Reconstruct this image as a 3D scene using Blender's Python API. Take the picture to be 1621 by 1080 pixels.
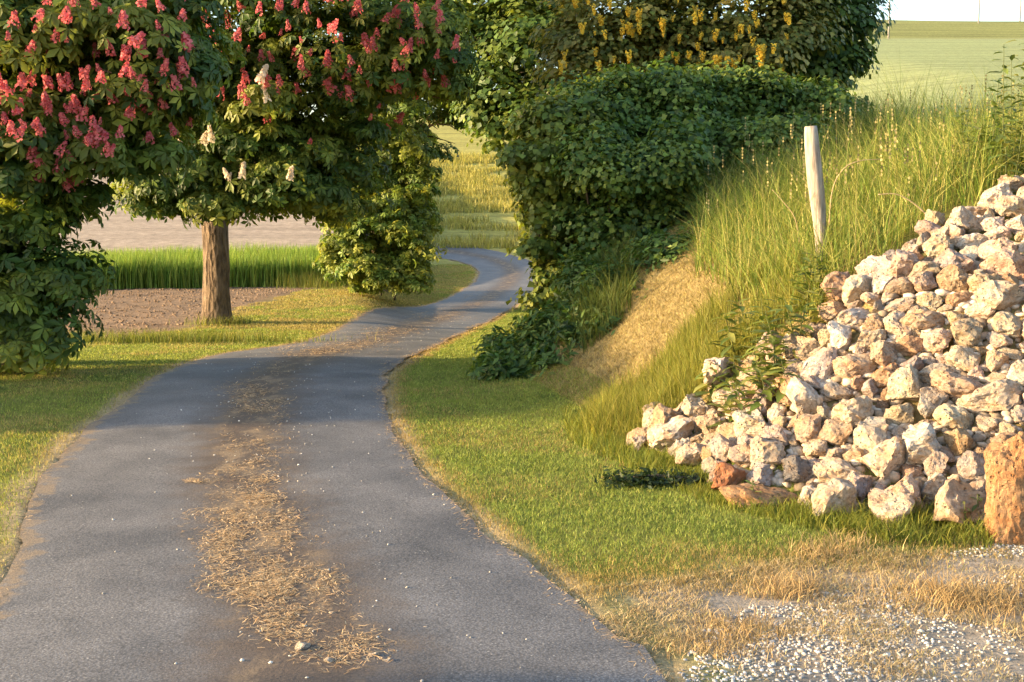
import bpy, bmesh, math, random
import numpy as np
from mathutils import Vector, Matrix, noise as mnoise

for o in list(bpy.data.objects):
    bpy.data.objects.remove(o)
scene = bpy.context.scene
C = scene.collection
rng = np.random.default_rng(7)
random.seed(7)

# ------------------------------------------------------------------ camera, sky, sun, exposure
CAM_Z, FPX, CX, CY, HORIZON = 1.85, 2000.0, 810.5, 540.0, 330.0
PITCH = math.atan((CY - HORIZON) / FPX)
cam_data = bpy.data.cameras.new('camera')
cam_data.sensor_width = 36.0
cam_data.lens = 36.0 * FPX / 1621.0
cam_data.clip_start = 0.1
cam_data.clip_end = 4000.0
cam = bpy.data.objects.new('camera', cam_data)
C.objects.link(cam)
cam.location = (0, 0, CAM_Z)
cam.rotation_euler = (math.pi / 2 - PITCH, 0, 0)
scene.camera = cam

SUN_EL = math.radians(12.5)
SUN_AZ = math.radians(-90 - 7)          # compass angle from +Y, negative = to the left
SUN_DIR = Vector((math.sin(SUN_AZ) * math.cos(SUN_EL), math.cos(SUN_AZ) * math.cos(SUN_EL), math.sin(SUN_EL)))
world = bpy.data.worlds.new('World')
scene.world = world
world.use_nodes = True
wn = world.node_tree
wn.nodes.clear()
sky = wn.nodes.new('ShaderNodeTexSky')
sky.sky_type = 'NISHITA'
sky.sun_disc = False
sky.sun_elevation = SUN_EL
sky.sun_rotation = SUN_AZ
sky.air_density = 1.0
sky.dust_density = 2.0
sky.ozone_density = 1.0
wbg = wn.nodes.new('ShaderNodeBackground')
wbg.inputs['Strength'].default_value = 0.15
wout = wn.nodes.new('ShaderNodeOutputWorld')
wn.links.new(sky.outputs['Color'], wbg.inputs['Color'])
wn.links.new(wbg.outputs['Background'], wout.inputs['Surface'])

sun_data = bpy.data.lights.new('sun', 'SUN')
sun_data.energy = 4.0
sun_data.angle = math.radians(1.0)
sun_data.color = (1.0, 0.71, 0.38)
sun = bpy.data.objects.new('sun', sun_data)
C.objects.link(sun)
sun.location = (-30, 4, 12)
sun.rotation_euler = (-SUN_DIR).to_track_quat('-Z', 'Y').to_euler()

scene.render.engine = 'CYCLES'
scene.view_settings.view_transform = 'Standard'
scene.view_settings.look = 'None'
scene.view_settings.gamma = 1.0
scene.view_settings.exposure = 1.85
scene.view_settings.use_curve_mapping = False

# ------------------------------------------------------------------ helpers
def sstep(a, b, x):
    t = np.clip((np.asarray(x, float) - a) / (b - a), 0, 1)
    return t * t * (3 - 2 * t)

def vnoise(x, y, seed=0):
    x = np.asarray(x, float); y = np.asarray(y, float)
    xi = np.floor(x).astype(np.int64); yi = np.floor(y).astype(np.int64)
    fx = x - xi; fy = y - yi
    fx = fx * fx * (3 - 2 * fx); fy = fy * fy * (3 - 2 * fy)
    def h(i, j):
        n = (i * 374761393 + j * 668265263 + seed * 2147483647) & 0xffffffff
        n = ((n ^ (n >> 13)) * 1274126177) & 0xffffffff
        return ((n ^ (n >> 16)) & 0xffff) / 65535.0
    a = h(xi, yi); b = h(xi + 1, yi); c = h(xi, yi + 1); d = h(xi + 1, yi + 1)
    return (a * (1 - fx) + b * fx) * (1 - fy) + (c * (1 - fx) + d * fx) * fy

def fbm(x, y, seed=0, oct=4):
    s = 0; a = 0.5; t = 0
    for k in range(oct):
        s = s + a * vnoise(np.asarray(x) * 2 ** k, np.asarray(y) * 2 ** k, seed + k * 17)
        t += a; a *= 0.5
    return s / t

def ray(px, py):
    cp, sp = math.cos(PITCH), math.sin(PITCH)
    u = (px - CX) / FPX; v = (CY - py) / FPX
    return Vector((u, cp + v * sp, -sp + v * cp))

def at(px, py, Y):
    """the point on the ray of a pixel at distance Y down the lane"""
    d = ray(px, py)
    k = Y / d.y
    return Vector((d.x * k, Y, CAM_Z + d.z * k))

def project(P):
    P = np.asarray(P, float)
    cp, sp = math.cos(PITCH), math.sin(PITCH)
    z = P[:, 2] - CAM_Z
    dep = P[:, 1] * cp - z * sp
    up = P[:, 1] * sp + z * cp
    return CX + FPX * P[:, 0] / dep, CY - FPX * up / dep, dep

def in_poly(poly, x, y):
    x = np.asarray(x, float); y = np.asarray(y, float)
    ins = np.zeros(x.shape, bool)
    n = len(poly)
    for i in range(n):
        x1, y1 = poly[i]; x2, y2 = poly[(i + 1) % n]
        c = ((y1 > y) != (y2 > y))
        with np.errstate(divide='ignore', invalid='ignore'):
            xx = (x2 - x1) * (y - y1) / (y2 - y1 + 1e-12) + x1
        ins ^= c & (x < xx)
    return ins

def tag(o, label=None, cat=None, group=None, kind=None):
    if label: o['label'] = label
    if cat: o['category'] = cat
    if group: o['group'] = group
    if kind: o['kind'] = kind
    return o

def mesh_np(name, V, F, mat=None, tint=None, smooth=False, uv=None):
    """a mesh from arrays; F is (n,3) or (n,4)"""
    V = np.ascontiguousarray(V, np.float32); F = np.ascontiguousarray(F, np.int32)
    me = bpy.data.meshes.new(name)
    k = F.shape[1]
    me.vertices.add(len(V)); me.vertices.foreach_set('co', V.ravel())
    me.loops.add(F.size); me.loops.foreach_set('vertex_index', F.ravel())
    me.polygons.add(len(F))
    me.polygons.foreach_set('loop_start', np.arange(0, F.size, k, dtype=np.int32))
    if smooth:
        me.polygons.foreach_set('use_smooth', np.ones(len(F), bool))
    if tint is not None:
        a = me.attributes.new('tint', 'FLOAT_COLOR', 'POINT')
        t = np.ones((len(V), 4), np.float32); t[:, :3] = tint
        a.data.foreach_set('color', t.ravel())
    if uv is not None:
        l = me.uv_layers.new(name='UVMap')
        l.data.foreach_set('uv', np.ascontiguousarray(uv[F.ravel()], np.float32).ravel())
    if mat: me.materials.append(mat)
    me.update(calc_edges=True)
    return me

def obj(name, me, parent=None, loc=None):
    o = bpy.data.objects.new(name, me)
    C.objects.link(o)
    if loc is not None: o.location = loc
    if parent is not None: o.parent = parent
    return o

def empty(name, loc, label=None, cat=None, group=None):
    o = bpy.data.objects.new(name, None)
    C.objects.link(o)
    o.location = loc
    o.empty_display_size = 0.3
    return tag(o, label, cat, group)

# ------------------------------------------------------------------ materials
class NT:
    def __init__(self, name):
        self.m = bpy.data.materials.new(name)
        self.m.use_nodes = True
        self.t = self.m.node_tree
        self.t.nodes.clear()
        self.out = self.t.nodes.new('ShaderNodeOutputMaterial')
    def n(self, typ, **kw):
        nd = self.t.nodes.new('ShaderNode' + typ)
        for k, v in kw.items():
            if k.startswith('i_'):
                key = k[2:].replace('_', ' ')
                nd.inputs[int(key) if key.isdigit() else key].default_value = v
            else:
                setattr(nd, k, v)
        return nd
    def l(self, a, b): self.t.links.new(a, b)
    def noise(self, scale, detail=4, rough=0.55, vec=None, kind=None):
        nd = self.n('TexNoise', i_Scale=scale, i_Detail=detail, i_Roughness=rough)
        if vec is not None: self.l(vec, nd.inputs['Vector'])
        return nd.outputs['Fac']
    def ramp(self, fac, stops):
        r = self.n('ValToRGB')
        e = r.color_ramp.elements
        while len(e) < len(stops): e.new(0.5)
        for i, (p, c) in enumerate(stops):
            e[i].position = p
            e[i].color = (c, c, c, 1) if not hasattr(c, '__len__') else (c[0], c[1], c[2], 1)
        self.l(fac, r.inputs['Fac'])
        return r.outputs['Color']
    def mix(self, fac, a, b, mode='MIX'):
        nd = self.n('Mix', data_type='RGBA', blend_type=mode)
        for s, v in ((0, fac), (6, a), (7, b)):
            if isinstance(v, bpy.types.NodeSocket): self.l(v, nd.inputs[s])
            elif hasattr(v, '__len__'): nd.inputs[s].default_value = (v[0], v[1], v[2], 1)
            else: nd.inputs[s].default_value = v
        return nd.outputs[2]
    def bump(self, h, strength=0.5, dist=0.02):
        b = self.n('Bump', i_Strength=strength, i_Distance=dist)
        self.l(h, b.inputs['Height'])
        return b.outputs['Normal']
    def pos(self):
        return self.n('NewGeometry').outputs['Position']
    def bsdf(self, color, rough=0.8, spec=0.3, normal=None):
        p = self.n('BsdfPrincipled')
        p.inputs['Roughness'].default_value = rough
        p.inputs['Specular IOR Level'].default_value = spec
        if isinstance(color, bpy.types.NodeSocket): self.l(color, p.inputs['Base Color'])
        else: p.inputs['Base Color'].default_value = (*color, 1)
        if normal is not None: self.l(normal, p.inputs['Normal'])
        return p.outputs['BSDF']
    def done(self, sh):
        self.l(sh, self.out.inputs['Surface'])
        return self.m

def leaf_material(name, trans=0.35, gain=1.0, rough=0.5, spec=0.35, warm=(1.25, 1.15, 0.55)):
    """leaves: colour from the per-leaf tint, light passes through"""
    t = NT(name)
    a = t.n('Attribute', attribute_name='tint')
    col = t.mix(1.0, a.outputs['Color'], (gain, gain, gain), 'MULTIPLY')
    n = t.noise(9.0, 2, vec=t.pos())
    col = t.mix(1.0, col, t.ramp(n, [(0.3, 0.8), (0.7, 1.2)]), 'MULTIPLY')
    d = t.bsdf(col, rough, spec)
    tr = t.n('BsdfTranslucent')
    t.l(t.mix(1.0, col, warm, 'MULTIPLY'), tr.inputs['Color'])
    ms = t.n('MixShader', i_0=trans)
    t.l(d, ms.inputs[1]); t.l(tr.outputs[0], ms.inputs[2])
    return t.done(ms.outputs[0])

def m_ground():
    t = NT('ground_soil_and_turf')
    a = t.n('Attribute', attribute_name='tint').outputs['Color']
    p = t.pos()
    n1 = t.noise(3.0, 6, 0.65, p)
    n2 = t.noise(28.0, 5, 0.7, p)
    c = t.mix(1.0, a, t.ramp(n1, [(0.3, 0.72), (0.7, 1.28)]), 'MULTIPLY')
    c = t.mix(1.0, c, t.ramp(n2, [(0.28, 0.6), (0.72, 1.4)]), 'MULTIPLY')
    # sown rows and wind lines of the far crops
    mp = t.n('Mapping'); mp.inputs['Scale'].default_value = (0.06, 0.9, 1.0)
    t.l(p, mp.inputs['Vector'])
    n3 = t.noise(1.0, 5, 0.6, mp.outputs[0])
    far = t.n('SeparateXYZ'); t.l(p, far.inputs[0])
    fr = t.n('MapRange', i_1=35.0, i_2=60.0); t.l(far.outputs['Y'], fr.inputs[0])
    c2 = t.mix(1.0, c, t.ramp(n3, [(0.34, 0.72), (0.5, 1.0), (0.68, 1.15)]), 'MULTIPLY')
    c = t.mix(fr.outputs[0], c, c2)
    nb = t.bump(n2, 0.7, 0.03)
    return t.done(t.bsdf(c, 0.95, 0.1, nb))

def m_lane():
    t = NT('worn_asphalt')
    p = t.pos()
    uv = t.n('UVMap').outputs[0]
    su = t.n('SeparateXYZ'); t.l(uv, su.inputs[0])
    u = su.outputs['X']
    n1 = t.noise(1.2, 5, 0.6, p)
    n2 = t.noise(70.0, 4, 0.75, p)
    n3 = t.noise(5.0, 5, 0.6, p)
    col = t.mix(t.ramp(n1, [(0.35, 0.0), (0.65, 1.0)]), (0.112, 0.112, 0.116), (0.205, 0.200, 0.200))
    vor = t.n('TexVoronoi', i_Scale=85.0); t.l(p, vor.inputs['Vector'])
    chips = t.ramp(vor.outputs['Distance'], [(0.0, 1.8), (0.3, 1.0), (0.8, 0.55)])
    col = t.mix(1.0, col, chips, 'MULTIPLY')
    v2 = t.n('TexVoronoi', i_Scale=26.0); t.l(p, v2.inputs['Vector'])
    pale = t.ramp(v2.outputs['Distance'], [(0.0, 1.0), (0.10, 1.0), (0.16, 0.0)])
    gate = t.ramp(t.noise(3.1, 3, 0.6, p), [(0.44, 0.0), (0.62, 0.8)])
    col = t.mix(t.mix(1.0, pale, gate, 'MULTIPLY'), col, (0.45, 0.43, 0.40))
    # the crown of the lane, stained brown by crumbled leaf and soil; also the broken margins
    mid = t.n('Math', operation='SUBTRACT', i_1=0.52); t.l(u, mid.inputs[0])
    ab = t.n('Math', operation='ABSOLUTE'); t.l(mid.outputs[0], ab.inputs[0])
    nn = t.n('Math', operation='MULTIPLY_ADD', i_1=0.22, i_2=-0.11); t.l(n3, nn.inputs[0])
    sm = t.n('Math', operation='ADD'); t.l(ab.outputs[0], sm.inputs[0]); t.l(nn.outputs[0], sm.inputs[1])
    band = t.ramp(sm.outputs[0], [(0.05, 0.95), (0.21, 0.0)])
    col = t.mix(band, col, t.ramp(n2, [(0.3, (0.050, 0.040, 0.034)), (0.7, (0.16, 0.115, 0.080))]))
    mpd = t.n('Mapping'); mpd.inputs['Scale'].default_value = (1.0, 0.45, 1.0); t.l(p, mpd.inputs[0])
    drift = t.ramp(t.noise(4.2, 6, 0.65, mpd.outputs[0]), [(0.49, 0.0), (0.60, 0.85)])
    near_mid = t.ramp(sm.outputs[0], [(0.03, 1.0), (0.13, 0.0)])
    col = t.mix(t.mix(1.0, drift, near_mid, 'MULTIPLY'), col, t.ramp(n2, [(0.3, (0.13, 0.09, 0.055)), (0.7, (0.38, 0.28, 0.17))]))
    margin = t.ramp(sm.outputs[0], [(0.478, 0.0), (0.50, 0.8)])
    col = t.mix(margin, col, t.ramp(n2, [(0.3, (0.12, 0.09, 0.06)), (0.7, (0.36, 0.27, 0.17))]))
    nb = t.bump(n2, 0.6, 0.006)
    rough = t.ramp(n1, [(0.3, 0.62), (0.7, 0.8)])
    s = t.n('BsdfPrincipled')
    s.inputs['Specular IOR Level'].default_value = 0.4
    t.l(col, s.inputs['Base Color']); t.l(rough, s.inputs['Roughness']); t.l(nb, s.inputs['Normal'])
    return t.done(s.outputs[0])

def m_stone():
    t = NT('pitted_limestone')
    oi = t.n('ObjectInfo')
    tc = t.n('TexCoord').outputs['Object']
    va = t.n('VectorMath', operation='ADD'); t.l(tc, va.inputs[0])
    rs = t.n('Math', operation='MULTIPLY', i_1=37.0); t.l(oi.outputs['Random'], rs.inputs[0]); t.l(rs.outputs[0], va.inputs[1])
    v = va.outputs[0]
    n1 = t.noise(1.6, 6, 0.65, v)
    n2 = t.noise(7.0, 6, 0.75, v)
    base = oi.outputs['Color']
    rust = t.mix(1.0, base, (0.95, 0.74, 0.56), 'MULTIPLY')
    grey = t.mix(1.0, base, (0.66, 0.63, 0.63), 'MULTIPLY')
    c = t.mix(t.ramp(n1, [(0.42, 0.0), (0.62, 0.85)]), base, rust)
    n4 = t.noise(2.3, 5, 0.7, v)
    c = t.mix(t.ramp(n4, [(0.55, 0.0), (0.68, 0.8)]), c, grey)
    c = t.mix(1.0, c, t.ramp(n2, [(0.32, 0.5), (0.5, 1.0), (0.68, 1.22)]), 'MULTIPLY')
    vo = t.n('TexVoronoi', i_Scale=4.5); t.l(v, vo.inputs['Vector'])
    pits = t.ramp(vo.outputs['Distance'], [(0.05, 0.0), (0.25, 1.0)])
    h = t.mix(0.5, n2, pits)
    nb = t.bump(h, 1.0, 0.045)
    return t.done(t.bsdf(c, 0.9, 0.2, nb))

def m_bark(name, c1, c2, scale=6.0):
    t = NT(name)
    tc = t.n('TexCoord').outputs['Object']
    mp = t.n('Mapping'); mp.inputs['Scale'].default_value = (1, 1, 0.3); t.l(tc, mp.inputs[0])
    n = t.noise(scale, 7, 0.7, mp.outputs[0])
    vo = t.n('TexVoronoi', i_Scale=scale * 1.6); t.l(mp.outputs[0], vo.inputs['Vector'])
    c = t.mix(t.ramp(n, [(0.35, 0.0), (0.65, 1.0)]), c1, c2)
    c = t.mix(1.0, c, t.ramp(vo.outputs['Distance'], [(0.0, 0.6), (0.4, 1.15)]), 'MULTIPLY')
    nb = t.bump(t.mix(0.5, n, vo.outputs['Distance']), 1.0, 0.12)
    return t.done(t.bsdf(c, 0.9, 0.2, nb))

def m_plain(name, c, var=0.25, rough=0.8, scale=14.0, attr=False):
    t = NT(name)
    n = t.noise(scale, 4, 0.6, t.pos())
    src = t.n('Attribute', attribute_name='tint').outputs['Color'] if attr else c
    col = t.mix(1.0, src, t.ramp(n, [(0.3, 1 - var), (0.7, 1 + var)]), 'MULTIPLY')
    return t.done(t.bsdf(col, rough, 0.25))

def m_petal(name, c, c2):
    t = NT(name)
    oi = t.n('ObjectInfo')
    n = t.noise(22.0, 2, 0.5, t.pos())
    col = t.mix(t.ramp(n, [(0.35, 0.0), (0.65, 1.0)]), c, c2)
    col = t.mix(1.0, col, t.ramp(oi.outputs['Random'], [(0.0, 0.75), (1.0, 1.2)]), 'MULTIPLY')
    d = t.bsdf(col, 0.6, 0.2)
    tr = t.n('BsdfTranslucent'); t.l(col, tr.inputs['Color'])
    ms = t.n('MixShader', i_0=0.35)
    t.l(d, ms.inputs[1]); t.l(tr.outputs[0], ms.inputs[2])
    return t.done(ms.outputs[0])

def m_wood():
    t = NT('weathered_post_wood')
    tc = t.n('TexCoord').outputs['Object']
    mp = t.n('Mapping'); mp.inputs['Scale'].default_value = (1, 1, 0.12); t.l(tc, mp.inputs[0])
    n = t.noise(40.0, 6, 0.65, mp.outputs[0])
    n2 = t.noise(9.0, 4, 0.6, tc)
    c = t.mix(t.ramp(n, [(0.35, 0.0), (0.65, 1.0)]), (0.20, 0.165, 0.135), (0.47, 0.42, 0.36))
    c = t.mix(t.ramp(n2, [(0.5, 0.0), (0.7, 0.45)]), c, (0.40, 0.30, 0.24))
    return t.done(t.bsdf(c, 0.85, 0.2, t.bump(n, 0.8, 0.012)))

M = {
    'ground': m_ground(), 'lane': m_lane(), 'stone': m_stone(),
    'bark': m_bark('chestnut_bark', (0.060, 0.042, 0.028), (0.20, 0.145, 0.095), 9.0),
    'dark_bark': m_bark('dark_bark', (0.05, 0.04, 0.03), (0.12, 0.095, 0.07)),
    'chestnut_leaf': leaf_material('chestnut_leaf', 0.42),
    'leaf': leaf_material('shrub_leaf', 0.38),
    'grass': leaf_material('grass_blade', 0.38, rough=0.6, spec=0.2, warm=(1.2, 1.15, 0.6)),
    'straw': leaf_material('dry_straw', 0.2, rough=0.8, spec=0.1, warm=(1.1, 1.0, 0.8)),
    'pink': m_petal('coral_pink_petals', (0.58, 0.10, 0.125), (0.72, 0.22, 0.21)),
    'cream': m_petal('cream_petals', (0.75, 0.62, 0.45), (0.80, 0.72, 0.58)),
    'yellow': m_petal('yellow_petals', (0.75, 0.46, 0.03), (0.80, 0.60, 0.08)),
    'pebble': m_plain('pale_gravel', None, 0.3, 0.9, 30.0, attr=True),
    'litter': m_plain('dry_litter', None, 0.25, 0.9, 30.0, attr=True),
    'wood': m_wood(),
    'pole': m_plain('grey_pole_wood', (0.30, 0.29, 0.29), 0.2),
    'wire': m_plain('rusty_wire', (0.10, 0.075, 0.06), 0.2),
}

# ------------------------------------------------------------------ lie of the land
ROAD_Y = [-30, 0, 12, 14, 16, 18, 20, 25, 31, 40, 48, 54, 58, 62, 66, 70, 80, 100, 150, 300, 900]
ROAD_Z = [0.3, 0.0, 0.0, -0.02, -0.09, -0.18, -0.30, -0.62, -0.95, -1.04, -1.02, -0.90, -0.72, -0.42, 0.05, 0.7, 2.5, 6.0, 13.0, 20.0, 30.0]
LEFT_Y = [-30, 14, 18, 23, 30, 38, 45, 60, 80, 120, 300, 900]
LEFT_Z = [0.3, -0.02, -0.14, -0.35, -0.45, -0.50, -0.15, 1.5, 4.4, 9.5, 20.0, 30.0]
RIGHT_Y = [-30, 0, 10, 14, 20, 30, 50, 75, 100, 150, 165, 185, 205, 260, 400, 900]
RIGHT_Z = [2.2, 2.2, 2.25, 2.3, 2.7, 3.6, 6.4, 10.0, 13.8, 21.5, 23.5, 29.0, 32.2, 36.0, 52.0, 80.0]
FOOT = [(60, 0), (12, 5.0), (4.5, 6.5), (2.7, 7.15), (1.36, 8.0), (0.92, 9.5), (0.55, 11.9), (-0.05, 14.4), (-0.25, 18.0), (-0.1, 24), (0.5, 32), (1.3, 42), (2.2, 52), (3.2, 62), (4, 76), (6, 105), (10, 150), (30, 320), (100, 1000)]

def catmull(pts, n=14):
    P = np.array(pts, float)
    P = np.vstack([2 * P[0] - P[1], P, 2 * P[-1] - P[-2]])
    out = []
    for i in range(1, len(P) - 2):
        t = np.linspace(0, 1, n, endpoint=False)[:, None]
        p0, p1, p2, p3 = P[i - 1], P[i], P[i + 1], P[i + 2]
        out.append(0.5 * (2 * p1 + (p2 - p0) * t + (2 * p0 - 5 * p1 + 4 * p2 - p3) * t ** 2 + (3 * p1 - p0 - 3 * p2 + p3) * t ** 3))
    out.append(P[-2][None])
    return np.vstack(out)

FOOT_S = np.array(FOOT, float)

def foot_exact(x, y):
    """signed distance to the foot of the bank, positive up the bank"""
    x = np.asarray(x, float); y = np.asarray(y, float)
    best = np.full(x.shape, 1e9); sg = np.ones(x.shape)
    for i in range(len(FOOT_S) - 1):
        a = FOOT_S[i]; b = FOOT_S[i + 1]
        d = b - a; L = d @ d
        t = np.clip(((x - a[0]) * d[0] + (y - a[1]) * d[1]) / L, 0, 1)
        ex = x - a[0] - t * d[0]; ey = y - a[1] - t * d[1]
        dd = np.hypot(ex, ey)
        cr = d[0] * ey - d[1] * ex
        m = dd < best - 1e-9
        best = np.where(m, dd, best); sg = np.where(m, np.where(cr < 0, 1.0, -1.0), sg)
    return best * sg

class Table:
    """a function of the plan sampled once on a grid, read back bilinearly"""
    def __init__(self, f, x0, x1, y0, y1, st):
        self.f = f; self.x0 = x0; self.y0 = y0; self.st = st
        gx = np.arange(x0, x1 + st, st); gy = np.arange(y0, y1 + st, st)
        X, Y = np.meshgrid(gx, gy)
        self.A = f(X.ravel(), Y.ravel()).reshape(X.shape)
        self.ny, self.nx = X.shape
    def __call__(self, x, y):
        x = np.asarray(x, float); y = np.asarray(y, float)
        u = (x - self.x0) / self.st; v = (y - self.y0) / self.st
        i = np.floor(u).astype(int); j = np.floor(v).astype(int)
        ok = (i >= 0) & (j >= 0) & (i < self.nx - 1) & (j < self.ny - 1)
        ic = np.clip(i, 0, self.nx - 2); jc = np.clip(j, 0, self.ny - 2)
        a = u - ic; b = v - jc
        A = self.A
        r = (A[jc, ic] * (1 - a) + A[jc, ic + 1] * a) * (1 - b) + (A[jc + 1, ic] * (1 - a) + A[jc + 1, ic + 1] * a) * b
        if not ok.all():
            r = np.array(r); r[~ok] = self.f(x[~ok], y[~ok])
        return r
foot_dist = Table(foot_exact, -14, 14, 2, 30, 0.08)

def base_z(x, y):
    x = np.asarray(x, float); y = np.asarray(y, float)
    pa = 810 + 2000 * x / np.maximum(y, 2.0)
    wl = (1 - sstep(545, 690, pa)) * sstep(18, 34, y)
    return np.interp(y, ROAD_Y, ROAD_Z) * (1 - wl) + np.interp(y, LEFT_Y, LEFT_Z) * wl

HEAP = [(0.85, 9.75), (1.36, 8.15), (2.5, 7.35), (4.2, 7.0), (5.2, 8.6), (4.4, 10.2), (2.9, 10.4), (1.9, 10.2)]

def land_exact(x, y):
    x = np.asarray(x, float); y = np.asarray(y, float)
    zb = base_z(x, y)
    s = foot_exact(x, y)
    sc = 1 + np.clip((y - 22) / 14.0, 0, 3.0)
    B = np.interp(s / sc, [-0.5, 0, 0.35, 1.5, 2.2, 3.2, 5.0], [0, 0.015, 0.09, 0.53, 0.70, 0.90, 1.0])
    z = zb + (np.interp(y, RIGHT_Y, RIGHT_Z) - zb) * B
    z = z + (fbm(x * 0.9, y * 0.9, 3) - 0.5) * 0.10 * sstep(0.2, 1.2, s)
    z = z + (fbm(x * 2.3, y * 2.3, 5) - 0.5) * 0.035
    # furrows of the left fields
    lf = sstep(20, 24, y) * (1 - sstep(44, 60, y)) * (1 - sstep(300, 560, 810 + 2000 * x / np.maximum(y, 2.0)))
    z = z + lf * (fbm(x * 1.7, y * 3.5, 9) - 0.5) * 0.12
    # far ridges roll a little
    z = z + sstep(120, 200, y) * (fbm(x * 0.012, y * 0.012, 21, 3) - 0.5) * 9.0 * sstep(150, 260, y)
    return z

land = Table(land_exact, -14, 9, 2, 46, 0.075)

def land1(x, y): return float(land(np.array([x]), np.array([y]))[0])

def hits(px, py, y0=3.0, y1=260.0, n=900):
    """where the rays of pixels meet the land"""
    px = np.atleast_1d(np.asarray(px, float)); py = np.atleast_1d(np.asarray(py, float))
    cp, sp = math.cos(PITCH), math.sin(PITCH)
    u = (px - CX) / FPX; v = (CY - py) / FPX
    dy = cp + v * sp; dz = -sp + v * cp
    u = u / dy; dz = dz / dy
    Y = np.geomspace(y0, y1, n)
    res = np.full(px.shape, np.nan)
    prev = None
    for k in range(n):
        g = CAM_Z + dz * Y[k] - land(u * Y[k], np.full(px.shape, Y[k]))
        if prev is not None:
            c = np.isnan(res) & (g <= 0)
            f = prev / np.maximum(prev - g, 1e-9)
            res = np.where(c, Y[k - 1] + (Y[k] - Y[k - 1]) * f, res)
        prev = g
        if not np.isnan(res).any(): break
    res = np.where(np.isnan(res), y1, res)
    return np.stack([u * res, res, CAM_Z + dz * res], 1)

def hit(px, py, y0=3.0):
    d = ray(px, py)
    ys = np.geomspace(y0, 200.0, 2200)
    g = CAM_Z + d.z / d.y * ys - land(d.x / d.y * ys, ys)
    i = int(np.argmax(g <= 0)) or len(ys) - 1
    return Vector((d.x / d.y * ys[i], ys[i], CAM_Z + d.z / d.y * ys[i]))

# ---- the lane: edges read from the photograph and carried down onto the land
def road_hit(px, py):
    d = ray(px, py)
    ys = np.geomspace(3, 120, 3000)
    g = CAM_Z + d.z / d.y * ys - np.interp(ys, ROAD_Y, ROAD_Z)
    i = np.argmax(g < 0)
    return (d.x / d.y * ys[i], ys[i])

L_PX = [(20, 895), (35, 830), (70, 755), (130, 690), (190, 640), (250, 600), (310, 572), (390, 555), (480, 542), (600, 510), (690, 480), (738, 456), (757, 434)]
R_PX = [(1050, 1080), (960, 1010), (850, 920), (780, 860), (700, 790), (645, 725), (612, 665), (604, 625), (628, 580), (690, 548), (760, 515), (822, 482)]
L_EDGE = [(-0.9, -6), (-1.6, 0), (-2.3, 4.5)] + [road_hit(*p) for p in L_PX] + [(-2.2, 58.5), (-4.4, 61.2), (-9, 63.0), (-20, 65)]
R_EDGE = [(1.9, -6), (1.2, 0)] + [road_hit(*p) for p in R_PX] + [(0.95, 46), (1.35, 54), (0.7, 60), (-1.6, 64.2), (-5.0, 66.3), (-9.5, 67.0), (-20, 68)]

def resample(P, n):
    S = catmull(P, 20)
    d = np.concatenate([[0], np.cumsum(np.linalg.norm(np.diff(S, axis=0), axis=1))])
    return S, d
LS, LD = resample(L_EDGE, 0)
RS, RD = resample(R_EDGE, 0)
NV = 420
# stations along the left edge, each matched with the closest point of the right edge in travel order
def stations():
    tl = np.linspace(0, 1, NV)
    # parametrise both by normalised progress measured with distance from camera along the lane
    def prog(S, D):
        return D / D[-1]
    keyL = [0.0]; keyR = [0.0]
    for yy in (0, 5, 8, 11, 14, 17, 20, 24, 28, 33, 38, 44, 52, 57):
        keyL.append(D_at(LS, LD, yy) / LD[-1]); keyR.append(D_at(RS, RD, yy if yy < 55 else yy + 4.0) / RD[-1])
    keyL.append(1.0); keyR.append(1.0)
    tr = np.interp(tl, keyL, keyR)
    l = np.stack([np.interp(tl * LD[-1], LD, LS[:, k]) for k in (0, 1)], 1)
    r = np.stack([np.interp(tr * RD[-1], RD, RS[:, k]) for k in (0, 1)], 1)
    return l, r
def D_at(S, D, yy):
    return D[np.argmax(S[:, 1] >= yy)]
ST_L, ST_R = stations()

ROAD_POLY = [tuple(p) for p in ST_L] + [tuple(p) for p in ST_R[::-1]]
def edge_dist(P, x, y):
    best = np.full(np.shape(x), 1e9)
    for i in range(len(P) - 1):
        a = P[i]; d = P[i + 1] - P[i]; L = d @ d + 1e-12
        t = np.clip(((x - a[0]) * d[0] + (y - a[1]) * d[1]) / L, 0, 1)
        best = np.minimum(best, np.hypot(x - a[0] - t * d[0], y - a[1] - t * d[1]))
    return best
def road_exact(x, y):
    """distance to the lane's edge, negative on the lane"""
    x = np.asarray(x, float); y = np.asarray(y, float)
    res = np.full(x.shape, 50.0)
    near = (np.abs(x) < 22) & (y < 72)
    xn, yn = x[near], y[near]
    d = np.minimum(edge_dist(ST_L[::3], xn, yn), edge_dist(ST_R[::3], xn, yn))
    res[near] = np.where(in_poly(ROAD_POLY[::2], xn, yn), -d, d)
    return res
road_signed = Table(road_exact, -12, 6, -2, 70, 0.1)
def left_side(x, y):
    """True left of the lane"""
    xl = np.interp(y, ST_L[:300, 1], ST_L[:300, 0])
    return np.asarray(x) < xl + 0.8

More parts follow.
